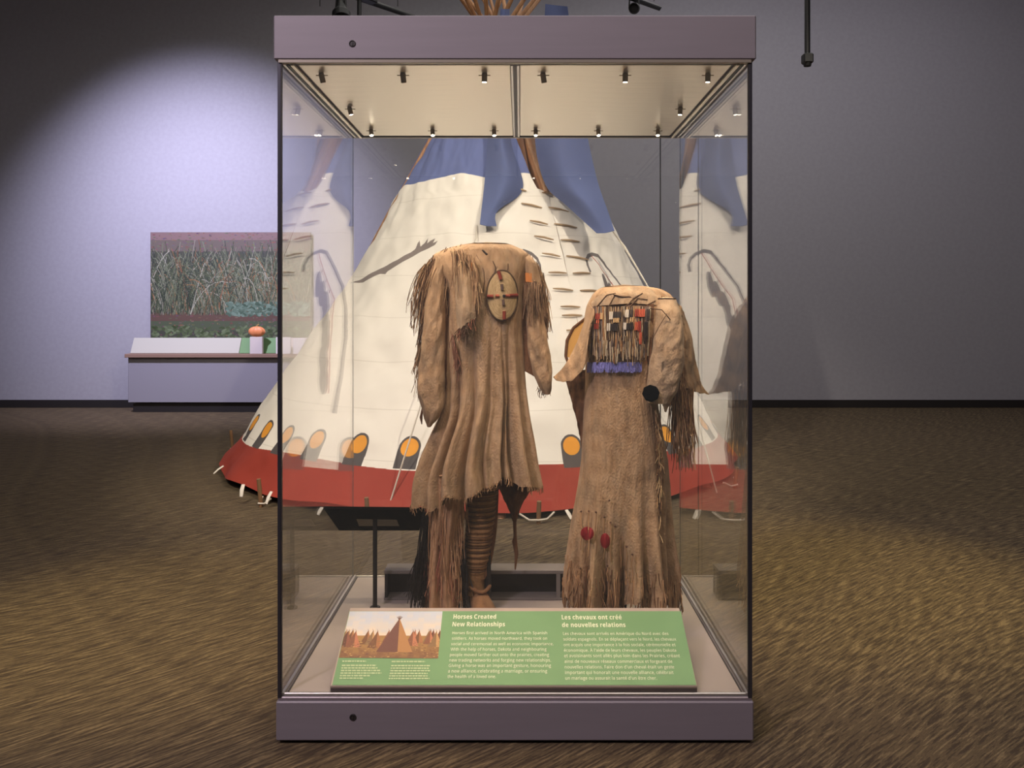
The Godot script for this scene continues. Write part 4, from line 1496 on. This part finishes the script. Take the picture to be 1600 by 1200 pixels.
	b.tube([P(804, 815, z + 0.07), P(805, 838, z + 0.07), P(804, 846, z + 0.07), P(807, 865, z + 0.07), P(805, 890, z + 0.07)], [0.008, 0.007, 0.012, 0.009, 0.003], 7)
	part("thong", b, M.hide_dark, t)

	pleats = null
	# leggings
	var lg := thing("legging", "fringed tan hide legging with a black horsehair tassel, under the shirt's near side", "legging", Vector3((692 - U0) * z / F, DECK + 0.001, -z + 0.02), "hide leggings under the shirt")
	var lrows := [[735, 676, 726, 0.08, 0.03], [790, 676, 724, 0.08, 0.03], [850, 672, 715, 0.07, 0.03], [905, 668, 712, 0.07, 0.03], [959, 664, 716, 0.075, 0.03]]
	b = MB.new()
	var lf := func(a: float, s: float) -> float: return 0.10 * sin(a * 6.0 + s * 2.0) * smoothstep(0.0, 0.5, s) + 0.06 * sin(a * 11.0)
	loft(b, lrows, z, 50, 60, lf)
	part("leg_tube", b, hide_mat(Color8(184, 146, 110)), lg)
	b = MB.new()
	strands(b, line_roots([P(726, 770, z - 0.02), P(716, 800, z - 0.07), P(706, 845, z - 0.07), P(716, 885, z - 0.05)], 90, 0.006), Vector3(0.004, 0, 0.01), 0.08, 0.22, 0.0026, 0.010, [lin(206, 166, 124), lin(186, 142, 102)])
	strands(b, line_roots([P(672, 760, z - 0.05), P(690, 770, z - 0.08), P(700, 790, z - 0.08)], 90, 0.008), Vector3(0.006, 0, 0.02), 0.14, 0.34, 0.0026, 0.014, [lin(214, 174, 132), lin(190, 146, 106), lin(160, 116, 84)])
	strands(b, line_roots([P(668, 870, z - 0.06), P(690, 862, z - 0.08), P(712, 878, z - 0.06)], 110, 0.008), Vector3(0, 0, 0.012), 0.10, 0.20, 0.0024, 0.012, [lin(196, 146, 110), lin(170, 106, 84), lin(212, 170, 130)])
	stuff(part("fringe", b, M.fringe, lg))
	var hair := mat(Color8(22, 18, 17), 0.5)
	b = MB.new()
	strands(b, line_roots([P(672, 772, z - 0.04), P(684, 782, z - 0.06)], 90, 0.006), Vector3(-0.045, 0, 0.01), 0.40, 0.48, 0.0026, 0.020)
	strands(b, line_roots([P(664, 850, z - 0.03), P(660, 872, z - 0.03)], 70, 0.010), Vector3(-0.025, 0, 0.01), 0.14, 0.22, 0.0026, 0.018)
	stuff(part("horsehair", b, hair, lg, "black horsehair tassel"))
	b = MB.new()
	strands(b, line_roots([P(722, 840, z - 0.02), P(720, 880, z - 0.03), P(722, 900, z - 0.02)], 90, 0.008), Vector3(0.004, 0, 0.012), 0.08, 0.20, 0.0026, 0.016)
	stuff(part("horsehair", b, hair, lg, "black horsehair tassel"))

	var l2 := thing("legging", "brown legging ringed with close horizontal bands above the moccasin", "legging", Vector3((748 - U0) * z / F, DECK + 0.04, -z - 0.03), "hide leggings under the shirt")
	var ll := [[732, 730, 786, 0.075, -0.03], [770, 728, 778, 0.07, -0.03], [820, 727, 772, 0.065, -0.03], [870, 726, 766, 0.06, -0.03], [895, 728, 760, 0.05, -0.03], [918, 728, 757, 0.045, -0.03], [930, 726, 760, 0.05, -0.03]]
	b = MB.new()
	var rib := func(a: float, s: float) -> float: return 0.030 * sin(s * TAU * 21.0) * (1.0 - smoothstep(0.80, 0.86, s)) + 0.02 * sin(s * 40.0) * smoothstep(0.84, 0.9, s)
	loft(b, ll, z, 300, 40, rib, null, true, 0.25)
	part("leg_tube", b, hide_mat(Color8(150, 114, 70)), l2)
	for k in 21:
		b = MB.new()
		var vv := lerpf(734.0, 890.0, k / 20.0)
		var pth := []
		for i in 17:
			var a := PI * i / 16.0
			pth.append(loft_point(ll, z, vv + 1.5 * sin(a), a, 1.012))
		b.tube(pth, [0.0024], 5)
		part("band", b, mat(Color8(84, 58, 34), 0.9), l2)
	b = MB.new()
	sheet(b, [[P(765, 752, z + 0.0), P(780, 752, z + 0.02)], [P(764, 830, z + 0.0), P(776, 830, z + 0.02)], [P(757, 905, z + 0.0), P(766, 890, z + 0.02)]], 6, 20, 0.003, 0.01, 0.0)
	part("side_flap", b, M.hide_dark, l2)
	# moccasin: lofted along the foot
	var mo := thing("moccasin", "soft brown hide moccasin below the banded legging", "moccasin", Vector3((745 - U0) * z / F, DECK + 0.001, -z + 0.02))
	b = MB.new()
	var heel := Vector3((740 - U0) * z / F, DECK + 0.002, -z - 0.085)
	var dir := Vector3(0.30, 0, 0.95).normalized()
	var sd := Vector3(dir.z, 0, -dir.x)
	var mp := PackedVector3Array()
	var mc := PackedColorArray()
	var prof := [[0.0, 0.012, 0.03], [0.02, 0.034, 0.075], [0.08, 0.042, 0.092], [0.13, 0.045, 0.080], [0.17, 0.050, 0.060], [0.21, 0.048, 0.046], [0.245, 0.034, 0.034], [0.262, 0.010, 0.015]]
	for q in prof:
		for i in 21:
			var a := TAU * i / 20.0
			var p: Vector3 = heel + dir * q[0] + sd * cos(a) * q[1] + Vector3(0, maxf(q[2] * 0.45 + sin(a) * q[2] * 0.55, 0.0), 0)
			mp.push_back(p)
			mc.push_back(streak(p))
	b.grid(mp, 21, prof.size(), mc, PackedVector2Array(), true)
	part("upper", b, hide_mat(Color8(158, 118, 80)), mo)
	b = MB.new()
	var cuff := []
	for i in 25:
		var a := TAU * i / 24.0
		cuff.append(heel + dir * 0.075 + dir * sin(a) * 0.050 + sd * cos(a) * 0.044 + Vector3(0, 0.098 + 0.006 * sin(a * 3.0), 0))
	b.tube(cuff, [0.008], 8, false)
	part("cuff", b, hide_mat(Color8(140, 102, 66)), mo, "rolled ankle cuff")

# ---------------------------------------------------------------- the dress
const ZD := 3.26
var DRESS := [[447, 948, 1004, 0.04, 0.0], [451, 936, 1030, 0.075, 0.0], [460, 926, 1046, 0.10, 0.0], [478, 917, 1056, 0.12, 0.0], [505, 913, 1050, 0.135, 0.0], [560, 915, 1030, 0.14, 0.0], [600, 915, 1024, 0.14, 0.0], [650, 912, 1030, 0.145, 0.0], [720, 909, 1042, 0.155, 0.0], [780, 902, 1046, 0.165, 0.0], [830, 896, 1048, 0.175, 0.0], [900, 892, 1052, 0.185, 0.0], [936, 892, 1048, 0.19, 0.0]]
func build_dress() -> void:
	var z := ZD
	var foot := Vector3((972 - U0) * z / F, DECK + 0.001, -z)
	var fm := thing("mannequin", "black headless mannequin form inside the hide dress", "mannequin", foot)
	var b := MB.new()
	loft(b, [[456, 950, 1012, 0.04, 0.0], [475, 932, 1036, 0.07, 0.0], [560, 936, 1012, 0.085, 0.0], [640, 932, 1014, 0.09, 0.0], [760, 928, 1020, 0.09, 0.0]], z, 20, 24)
	b.tube([P(974, 750, z), Vector3(P(974, 750, z).x, DECK + 0.002, -z)], [0.014], 10)
	b.lathe([Vector2(0.0, 0.0), Vector2(0.10, 0.0), Vector2(0.10, 0.006), Vector2(0.0, 0.008)], 28, foot)
	part("torso_form", b, M.black, fm)
	var t := thing("hide_dress", "long tan hide dress with cape sleeves, two red hem discs and a ragged fringe", "dress", foot + Vector3(0, 0.05, 0))
	var fold := func(a: float, s: float) -> float:
		var k := pow(smoothstep(0.45, 1.0, s), 1.6) * 0.15
		var w := 0.8 * (absf(sin(a * 5.0 + 0.4)) - 0.6) + 0.45 * sin(a * 17.0 + 1.5 + s) + 0.45 * sin(a * 6.0 + 1.2)
		for g in [[1.95, 0.05], [1.62, 0.04], [1.30, 0.045], [2.35, 0.05]]:
			w -= 0.9 * smoothstep(0.72, 1.0, s) * exp(-pow((a - g[0]) / g[1], 2.0))
		return k * w - 0.09 * exp(-pow((a - 0.80) / 0.10, 2.0)) * smoothstep(0.45, 0.75, s) + 0.020 * nz.get_noise_3d(cos(a) * 2.4, s * 2.6 + 20.0, sin(a) * 2.4) + 0.008 * nz.get_noise_3d(cos(a) * 9.0, s * 6.0 + 20.0, sin(a) * 9.0)
	var hem := func(a: float) -> float:
		return 6.0 * nf.get_noise_2d(a * 14.0, 31.0) + 7.0 * nf.get_noise_2d(a * 60.0, 37.0) - 24.0 * exp(-pow((cos(a) - 0.15) / 0.16, 2.0))
	b = MB.new()
	loft(b, DRESS, z, 150, 340, fold, hem)
	pleats = fold
	part("body", b, M.hide_dress, t)
	# pale yoke over the shoulders
	b = MB.new()
	var yp := []
	for q in [[0.0, 0.004], [0.35, 0.007], [0.7, 0.007], [1.0, 0.006]]:
		var row := []
		for i in 9:
			var f := i / 8.0
			var u := lerpf(925.0, 1050.0, f)
			var top := 449.0 + 26.0 * pow(absf(f - 0.48) * 2.0, 2.6)
			var vv: float = lerpf(top, 474.0 + 10.0 * absf(f - 0.5), q[0])
			row.append(front_point(DRESS, z, u, vv, q[1]))
		yp.append(row)
	sheet(b, yp, 50, 16, -0.003, 0.004)
	part("yoke", b, M.hide_pale, t, "pale shoulder yoke")
	# near sleeve with its dark opening
	var rs := [[466, 1018, 1050, 0.05, 0.07], [485, 1017, 1054, 0.06, 0.10], [510, 1014, 1057, 0.065, 0.12], [550, 1009, 1057, 0.065, 0.14], [585, 1003, 1052, 0.06, 0.15], [606, 1001, 1046, 0.055, 0.15], [622, 1003, 1036, 0.05, 0.15]]
	var sf := func(a: float, s: float) -> float: return 0.014 * sin(s * 22.0 + a * 2.0) * smoothstep(0.3, 0.6, s) + 0.07 * nz.get_noise_3d(cos(a) * 1.6, s * 6.0 + 7.0, sin(a) * 1.6)
	b = MB.new()
	loft(b, rs, z, 50, 44, sf)
	var sle := part("sleeve", b, M.hide_pale, t)
	b = MB.new()
	var co := P(1017, 614, z - 0.215)
	var ax := Basis(Vector3(0.75, 0.0, 0.65).normalized().cross(Vector3(0, 1, 0)).normalized(), 0.0)
	b.lathe([Vector2(0.0, -0.02), Vector2(0.030, -0.02), Vector2(0.033, 0.0), Vector2(0.030, 0.006), Vector2(0.0, 0.004)], 8, co, Basis(Vector3(1, 0, 0.1).normalized(), 1.15))
	part("arm_end", b, M.matt_black, sle, "black stump of the form in the sleeve opening")
	b = MB.new()
	sheet(b, [[P(1034, 566, z - 0.21), P(1046, 560, z - 0.19), P(1056, 570, z - 0.14)], [P(1034, 600, z - 0.205), P(1044, 598, z - 0.19), P(1054, 600, z - 0.14)], [P(1036, 628, z - 0.20), P(1042, 630, z - 0.18), P(1048, 626, z - 0.14)], [P(1037, 638, z - 0.19), P(1040, 644, z - 0.18), P(1043, 638, z - 0.16)]], 16, 20, 0.003, 0.01)
	part("cuff_point", b, M.hide_pale, sle)
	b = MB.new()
	sheet(b, [[P(1008, 478, z - 0.125), P(1022, 474, z - 0.13)], [P(1006, 520, z - 0.13), P(1020, 520, z - 0.13)], [P(1003, 566, z - 0.12), P(1016, 566, z - 0.13)]], 6, 16, 0.003, 0.006)  # dark colour stands in for the shade of this gap
	part("gap_shade", b, M.hide_dark, t, "dark sheet standing in for shade between the breast and the near sleeve")
	# cape flaps
	b = MB.new()
	sheet(b, [[P(1034, 462, z - 0.10), P(1052, 468, z - 0.06), P(1064, 478, z - 0.0)], [P(1044, 500, z - 0.08), P(1064, 502, z - 0.05), P(1078, 516, z + 0.02)], [P(1052, 550, z - 0.06), P(1072, 552, z - 0.04), P(1088, 566, z + 0.02)], [P(1060, 590, z - 0.05), P(1078, 598, z - 0.03), P(1098, 602, z + 0.02)], [P(1070, 604, z - 0.04), P(1086, 612, z - 0.02), P(1108, 616, z + 0.03)]], 30, 46, 0.003, 0.025, 0.012)
	part("cape_flap", b, M.hide_dress, t)
	b = MB.new()
	sheet(b, [[P(920, 476, z - 0.05), P(928, 486, z - 0.12), P(925, 500, z - 0.13)], [P(908, 516, z - 0.04), P(916, 526, z - 0.12), P(917, 540, z - 0.145)], [P(895, 548, z - 0.03), P(905, 558, z - 0.10), P(914, 566, z - 0.145)], [P(878, 576, z - 0.02), P(890, 582, z - 0.06), P(908, 580, z - 0.12)], [P(864, 589, z - 0.0), P(874, 596, z - 0.03), P(892, 596, z - 0.08)]], 26, 40, 0.003, 0.02, 0.008)
	part("cape_flap", b, M.hide_dress, t)
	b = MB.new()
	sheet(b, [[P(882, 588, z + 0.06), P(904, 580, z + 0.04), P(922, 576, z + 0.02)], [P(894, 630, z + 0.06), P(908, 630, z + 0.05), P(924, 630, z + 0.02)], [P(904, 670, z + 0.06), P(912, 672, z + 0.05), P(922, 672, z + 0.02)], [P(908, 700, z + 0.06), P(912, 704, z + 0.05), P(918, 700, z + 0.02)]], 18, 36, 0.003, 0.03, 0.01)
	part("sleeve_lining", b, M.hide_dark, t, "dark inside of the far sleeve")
	b = MB.new()
	sheet(b, [[P(914, 497, z + 0.10), P(920, 498, z + 0.10), P(930, 500, z + 0.08)], [P(896, 512, z + 0.12), P(906, 512, z + 0.11), P(920, 514, z + 0.08)], [P(886, 532, z + 0.12), P(898, 534, z + 0.11), P(916, 536, z + 0.08)], [P(884, 556, z + 0.12), P(892, 560, z + 0.11), P(906, 562, z + 0.08)]], 18, 20, 0.004, 0.0, 0.0, 0.15)
	var yl := part("yellow_panel", b, mat(Color8(206, 160, 84), 0.85), t, "yellow painted panel behind the far shoulder")
	b = MB.new()
	b.tube([P(914, 497, z + 0.10), P(896, 512, z + 0.12), P(886, 532, z + 0.12), P(884, 556, z + 0.12), P(890, 575, z + 0.12)], [0.004, 0.006, 0.007, 0.007, 0.005], 6)
	part("dark_edge", b, M.hide_dark, yl)
	# fringes
	var br := [lin(184, 144, 104), lin(150, 112, 78), lin(116, 82, 56), lin(206, 168, 124)]
	b = MB.new()
	strands(b, line_roots([P(1052, 500, z - 0.10), P(1058, 560, z - 0.09), P(1058, 610, z - 0.08)], 120, 0.008), Vector3(0.008, 0, 0.01), 0.14, 0.30, 0.0024, 0.014, br)
	strands(b, line_roots([P(1052, 606, z - 0.04), P(1064, 604, z - 0.03), P(1080, 608, z - 0.02)], 120, 0.008), Vector3(0.0, 0, 0.01), 0.16, 0.34, 0.0026, 0.014, br)
	stuff(part("fringe", b, M.fringe, t, "long brown sleeve fringe"))
	b = MB.new()
	strands(b, line_roots([P(1026, 640, z - 0.14), P(1032, 700, z - 0.12), P(1030, 760, z - 0.13), P(1026, 860, z - 0.15)], 160, 0.005), Vector3(0.0, 0, 0.012), 0.02, 0.09, 0.0022, 0.008, [lin(176, 140, 96), lin(120, 86, 54), lin(74, 52, 36), lin(206, 176, 128)])
	stuff(part("seam_fringe", b, M.fringe, t, "short fringe down the side seam"))
	b = MB.new()
	sheet(b, [[P(1034, 700, z - 0.02), P(1040, 704, z + 0.0), P(1044, 720, z + 0.04)], [P(1038, 800, z - 0.02), P(1044, 800, z + 0.0), P(1049, 800, z + 0.05)], [P(1042, 880, z - 0.02), P(1050, 880, z + 0.0), P(1056, 880, z + 0.05)], [P(1042, 912, z - 0.02), P(1050, 918, z + 0.0), P(1057, 906, z + 0.05)]], 12, 40, 0.003, 0.01, 0.014)
	part("side_gore", b, M.hide_dress, t)
	b = MB.new()
	var roots := []
	for k in 380:
		var a := -0.35 + (PI + 0.7) * (k + rng.randf()) / 380.0
		var vv := rng.randf_range(868, 934)
		var p := loft_point(DRESS, z, vv, a, 1.01 + fold.call(a, (vv - 447.0) / 489.0))
		roots.append(p)
	strands(b, roots, Vector3(0, 0, 0.004), 0.05, 0.13, 0.0024, 0.010, [lin(176, 136, 96), lin(150, 112, 76), lin(112, 78, 52), lin(200, 160, 116)])
	stuff(part("hem_fringe", b, M.fringe, t, "ragged hem fringe"))
	# thin thongs on the skirt with their dark knots
	b = MB.new()
	var kn := MB.new()
	for q in [[908, 799, 60], [920, 799, 70], [931, 800, 66], [944, 808, 66], [954, 816, 62], [961, 822, 60], [970, 842, 56], [979, 854, 50], [988, 866, 44], [998, 874, 40], [907, 888, 26], [952, 782, 0], [949, 884, 24], [978, 890, 24]]:
		var p := front_point(DRESS, z, q[0], q[1], 0.011)
		kn.lathe([Vector2(0.0, -0.005), Vector2(0.0048, 0.0), Vector2(0.0, 0.005)], 6, p)
		if q[2] > 0:
			var path := []
			for i in 6:
				path.append(front_point(DRESS, z, q[0] + sin(i * 1.7 + q[0]) * 1.0, q[1] + q[2] * i / 5.0, 0.010))
			b.tint = lin(170, 132, 92) * rng.randf_range(0.7, 1.1)
			b.tube(path, [0.0023], 4)
	stuff(part("thong", b, M.fringe, t))
	part("knot", kn, mat(Color8(70, 44, 30), 0.9), t, "dark thong knots")
	for q in [[917.5, 833.5, 10.5, 10.5], [945.5, 845, 7.5, 12.0]]:
		b = MB.new()
		var pts := PackedVector3Array()
		for j in 6:
			for i in 29:
				var a := TAU * i / 28.0
				var rr := j / 5.0
				pts.push_back(front_point(DRESS, z, q[0] + cos(a) * q[2] * rr, q[1] + sin(a) * q[3] * rr, 0.017 - 0.005 * rr * rr * rr))
		b.grid(pts, 29, 6)
		part("red_disc", b, mat(Color8(132, 16, 24), 0.75), t, "dark red cloth disc near the hem")
	# breastplate worn over the dress
	var bp := thing("breastplate", "beaded bone breastplate of red, white and black blocks hanging on the dress front", "breastplate", front_point(DRESS, z, 968, 535, 0.02))
	b = MB.new()
	var tones := [lin(196, 180, 150), lin(84, 60, 42), lin(160, 116, 74), lin(60, 44, 34), lin(176, 150, 112), lin(128, 112, 100)]
	for k in 60:
		var f := k / 59.0
		var u := lerpf(926.0, 1016.0, f)
		var path := []
		for i in 8:
			var vv := lerpf(479.0, 556.0, i / 7.0)
			path.append(front_point(DRESS, z, u + (f - 0.5) * -6.0 * i / 7.0 + rng.randfn() * 0.5, vv, 0.018 + rng.randf() * 0.005))
		b.tint = tones[rng.randi() % tones.size()]
		b.tube(path, [0.0021], 5)
	stuff(part("bone_string", b, M.fringe, bp))
	b = MB.new()
	for k in 120:
		var u := rng.randf_range(921, 1010)
		var v0 := rng.randf_range(524, 545)
		var path := []
		for i in 4:
			path.append(front_point(DRESS, z, u + sin(i + k) * 0.8, v0 + i * rng.randf_range(7, 9.5), 0.022 + rng.randf() * 0.006))
		b.tint = tones[rng.randi() % tones.size()] * rng.randf_range(0.7, 1.1)
		b.tube(path, [0.0019], 4)
	stuff(part("bead_fringe", b, M.fringe, bp, "dense beaded fringe along the breastplate's foot"))
	var bc := [mat(Color8(150, 52, 34), 0.7), mat(Color8(214, 206, 190), 0.6), mat(Color8(46, 38, 34), 0.6), mat(Color8(190, 158, 110), 0.7), mat(Color8(196, 92, 60), 0.7)]
	var lay := [[930, 490, 938, 499, 0], [938, 489, 942, 499, 3], [952, 487, 958, 499, 1], [958, 487, 971, 497, 2], [977, 484, 983, 496, 1], [983, 484, 989, 496, 2], [992, 483, 998, 495, 0], [998, 483, 1008, 495, 4], [1010, 483, 1016, 500, 2],
		[928, 506, 936, 514, 0], [948, 505, 954, 517, 1], [954, 506, 966, 517, 2], [974, 504, 979, 515, 1], [979, 505, 990, 515, 2], [992, 503, 997, 516, 4], [997, 502, 1002, 518, 0], [1006, 503, 1013, 530, 2], [999, 519, 1003, 538, 4], [931, 500, 937, 505, 4], [984, 496, 990, 503, 3], [958, 497, 968, 504, 3]]
	for q in lay:
		var n := maxi(1, int(round((q[2] - q[0]) / 2.6)))
		b = MB.new()
		for k in n:
			var u: float = q[0] + (k + 0.5) * (q[2] - q[0]) / n
			b.tube([front_point(DRESS, z, u, q[1], 0.026), front_point(DRESS, z, u - 0.4, q[3], 0.026)], [0.0031], 6)
		part("bead_block", b, bc[q[4]], bp)
	b = MB.new()
	for q in [[930, 482, 948, 461, 962, 458], [948, 484, 960, 462, 986, 464], [974, 484, 990, 466, 1004, 458], [984, 480, 996, 466, 1012, 468], [958, 460, 972, 464, 984, 463], [1014, 484, 1012, 476, 1024, 470]]:
		b.tube([front_point(DRESS, z, q[0], q[1], 0.02), front_point(DRESS, z, q[2], q[3], 0.016), front_point(DRESS, z, q[4], q[5], 0.014)], [0.0022], 5)
	b.tube([front_point(DRESS, z, 914, 503, 0.016), front_point(DRESS, z, 922, 497, 0.018), front_point(DRESS, z, 930, 490, 0.02)], [0.0018], 5)
	b.tube([front_point(DRESS, z, 1016, 482, 0.06), P(1034, 484, z - 0.19), P(1046, 498, z - 0.18), P(1054, 514, z - 0.13)], [0.002], 5)
	b.tube([P(1042, 490, z - 0.20), P(1030, 510, z - 0.21), P(1018, 532, z - 0.21)], [0.0016], 5)
	part("cord", b, mat(Color8(86, 62, 42), 0.9), bp, "thin brown hanging cords")
	# blue belt fringe
	var bt := thing("belt", "blue violet fringed band across the waist of the dress below the breastplate", "belt", front_point(DRESS, z, 962, 580, 0.02))
	b = MB.new()
	var pts := PackedVector3Array()
	for j in 4:
		for i in 31:
			pts.push_back(front_point(DRESS, z, lerpf(918, 1003, i / 30.0), lerpf(566.0, 576.0, j / 3.0), 0.012))
	b.grid(pts, 31, 4)
	var bluem := mat(Color8(140, 140, 206), 0.8)
	bluem.vertex_color_use_as_albedo = true
	part("band", b, bluem, bt)
	b = MB.new()
	for k in 300:
		var u := rng.randf_range(917.5, 1003.5)
		var path := []
		var ln := rng.randf_range(8, 17)
		for i in 4:
			path.append(front_point(DRESS, z, u + sin(i * 0.9 + k) * 0.6, 566.0 + ln * i / 3.0, 0.014 + 0.004 * rng.randf()))
		b.tint = Color(1, 1, 1) * rng.randf_range(0.6, 1.45)
		b.tube(path, [0.0014], 4)
	stuff(part("bead_fringe", b, bluem, bt))

# ---------------------------------------------------------------- tracks and pipes overhead
func build_ceiling_gear() -> void:
	var t := thing("lighting_track", "black lighting track hanging on rods above the case's top left corner", "lighting track", P(590, 10, 8.0))
	var b := MB.new()
	b.tube([P(470, -34, 7.2), P(648, 27, 8.8)], [0.030], 4)
	part("track_bar", b, M.black, t)
	b = MB.new()
	b.box(P(571, -6, 7.95), Vector3(0.24, 0.09, 0.10), 0.008, Basis(Vector3(0, 1, 0), 0.9))
	part("feed_box", b, M.black, t)
	for q in [[621.5, 8.5], [500, 7.4]]:
		b = MB.new()
		var p := P(q[0], 10, q[1])
		b.tube([Vector3(p.x, p.y, p.z), Vector3(p.x, 6.49, p.z)], [0.005], 6)
		part("rod", b, M.black, t)
	b = MB.new()
	b.tube([P(561.5, 60, 7.9), P(561.5, -20, 7.9)], [0.022], 10)
	part("drop_pipe", b, M.black, t)
	lamp_head(P(533, 14, 7.6), Vector3(0.1, -0.95, 0.3), "black bell-shaped track lamp hanging beside the left track", true)
	var t2 := thing("lighting_track", "short black lighting track above the case's top right corner", "lighting track", P(1000, 0, 8.0))
	b = MB.new()
	b.tube([P(930, -24, 7.0), P(1030, 12.5, 8.4)], [0.030], 4)
	part("track_bar", b, M.black, t2)
	b = MB.new()
	var pr := P(1022, 2, 8.3)
	b.tube([pr, Vector3(pr.x, 6.49, pr.z)], [0.004], 6)
	part("rod", b, M.black, t2)
	lamp_head(P(991, 13, 7.8), Vector3(-0.2, -0.3, 0.9), "small black track lamp hanging from the short right track", false)
	var t3 := thing("drop_pipe", "black pipe dropping from the ceiling at the far right, with a clamp at its end", "pipe", P(1261, 90, 6.0))
	b = MB.new()
	var a := P(1261.5, 92, 6.0)
	b.tube([a, Vector3(a.x, 6.49, a.z)], [0.021], 12)
	part("pipe", b, M.black, t3)
	b = MB.new()
	b.box(a, Vector3(0.075, 0.075, 0.07), 0.01)
	b.lathe([Vector2(0.0, -0.06), Vector2(0.026, -0.055), Vector2(0.032, -0.03), Vector2(0.032, 0.0)], 14, a - Vector3(0, 0.0, 0))
	part("clamp", b, M.black, t3)
	b = MB.new()
	var s := P(631, -60, 8.5)

func lamp_head(at: Vector3, d: Vector3, label: String, bell: bool) -> void:
	var t := thing("track_lamp", label, "lamp", at, "unlit black track lamps above the case")
	d = d.normalized()
	var bs := Basis.looking_at(d, Vector3.RIGHT) * Basis(Vector3.RIGHT, -PI / 2)
	var b := MB.new()
	if bell:
		b.lathe([Vector2(0.0, -0.14), Vector2(0.035, -0.14), Vector2(0.04, -0.06), Vector2(0.055, 0.0), Vector2(0.085, 0.045), Vector2(0.085, 0.10), Vector2(0.075, 0.10), Vector2(0.05, 0.02), Vector2(0.0, 0.02)], 22, at, bs)
	else:
		b.lathe([Vector2(0.0, -0.07), Vector2(0.05, -0.06), Vector2(0.055, 0.0), Vector2(0.05, 0.06), Vector2(0.042, 0.06), Vector2(0.04, 0.03), Vector2(0.0, 0.03)], 20, at, bs)
	part("housing", b, M.black, t)
	b = MB.new()
	b.tube([at + Vector3(0.04, 0.02, 0), at + Vector3(0.04, 0.14, 0.0), at + Vector3(0.02, 0.22, 0)], [0.012], 8)
	b.tube([at + Vector3(-0.05, 0.0, 0), at + Vector3(-0.045, 0.10, 0.0), at + Vector3(0.0, 0.16, 0)], [0.007], 8)
	part("yoke", b, M.black, t)
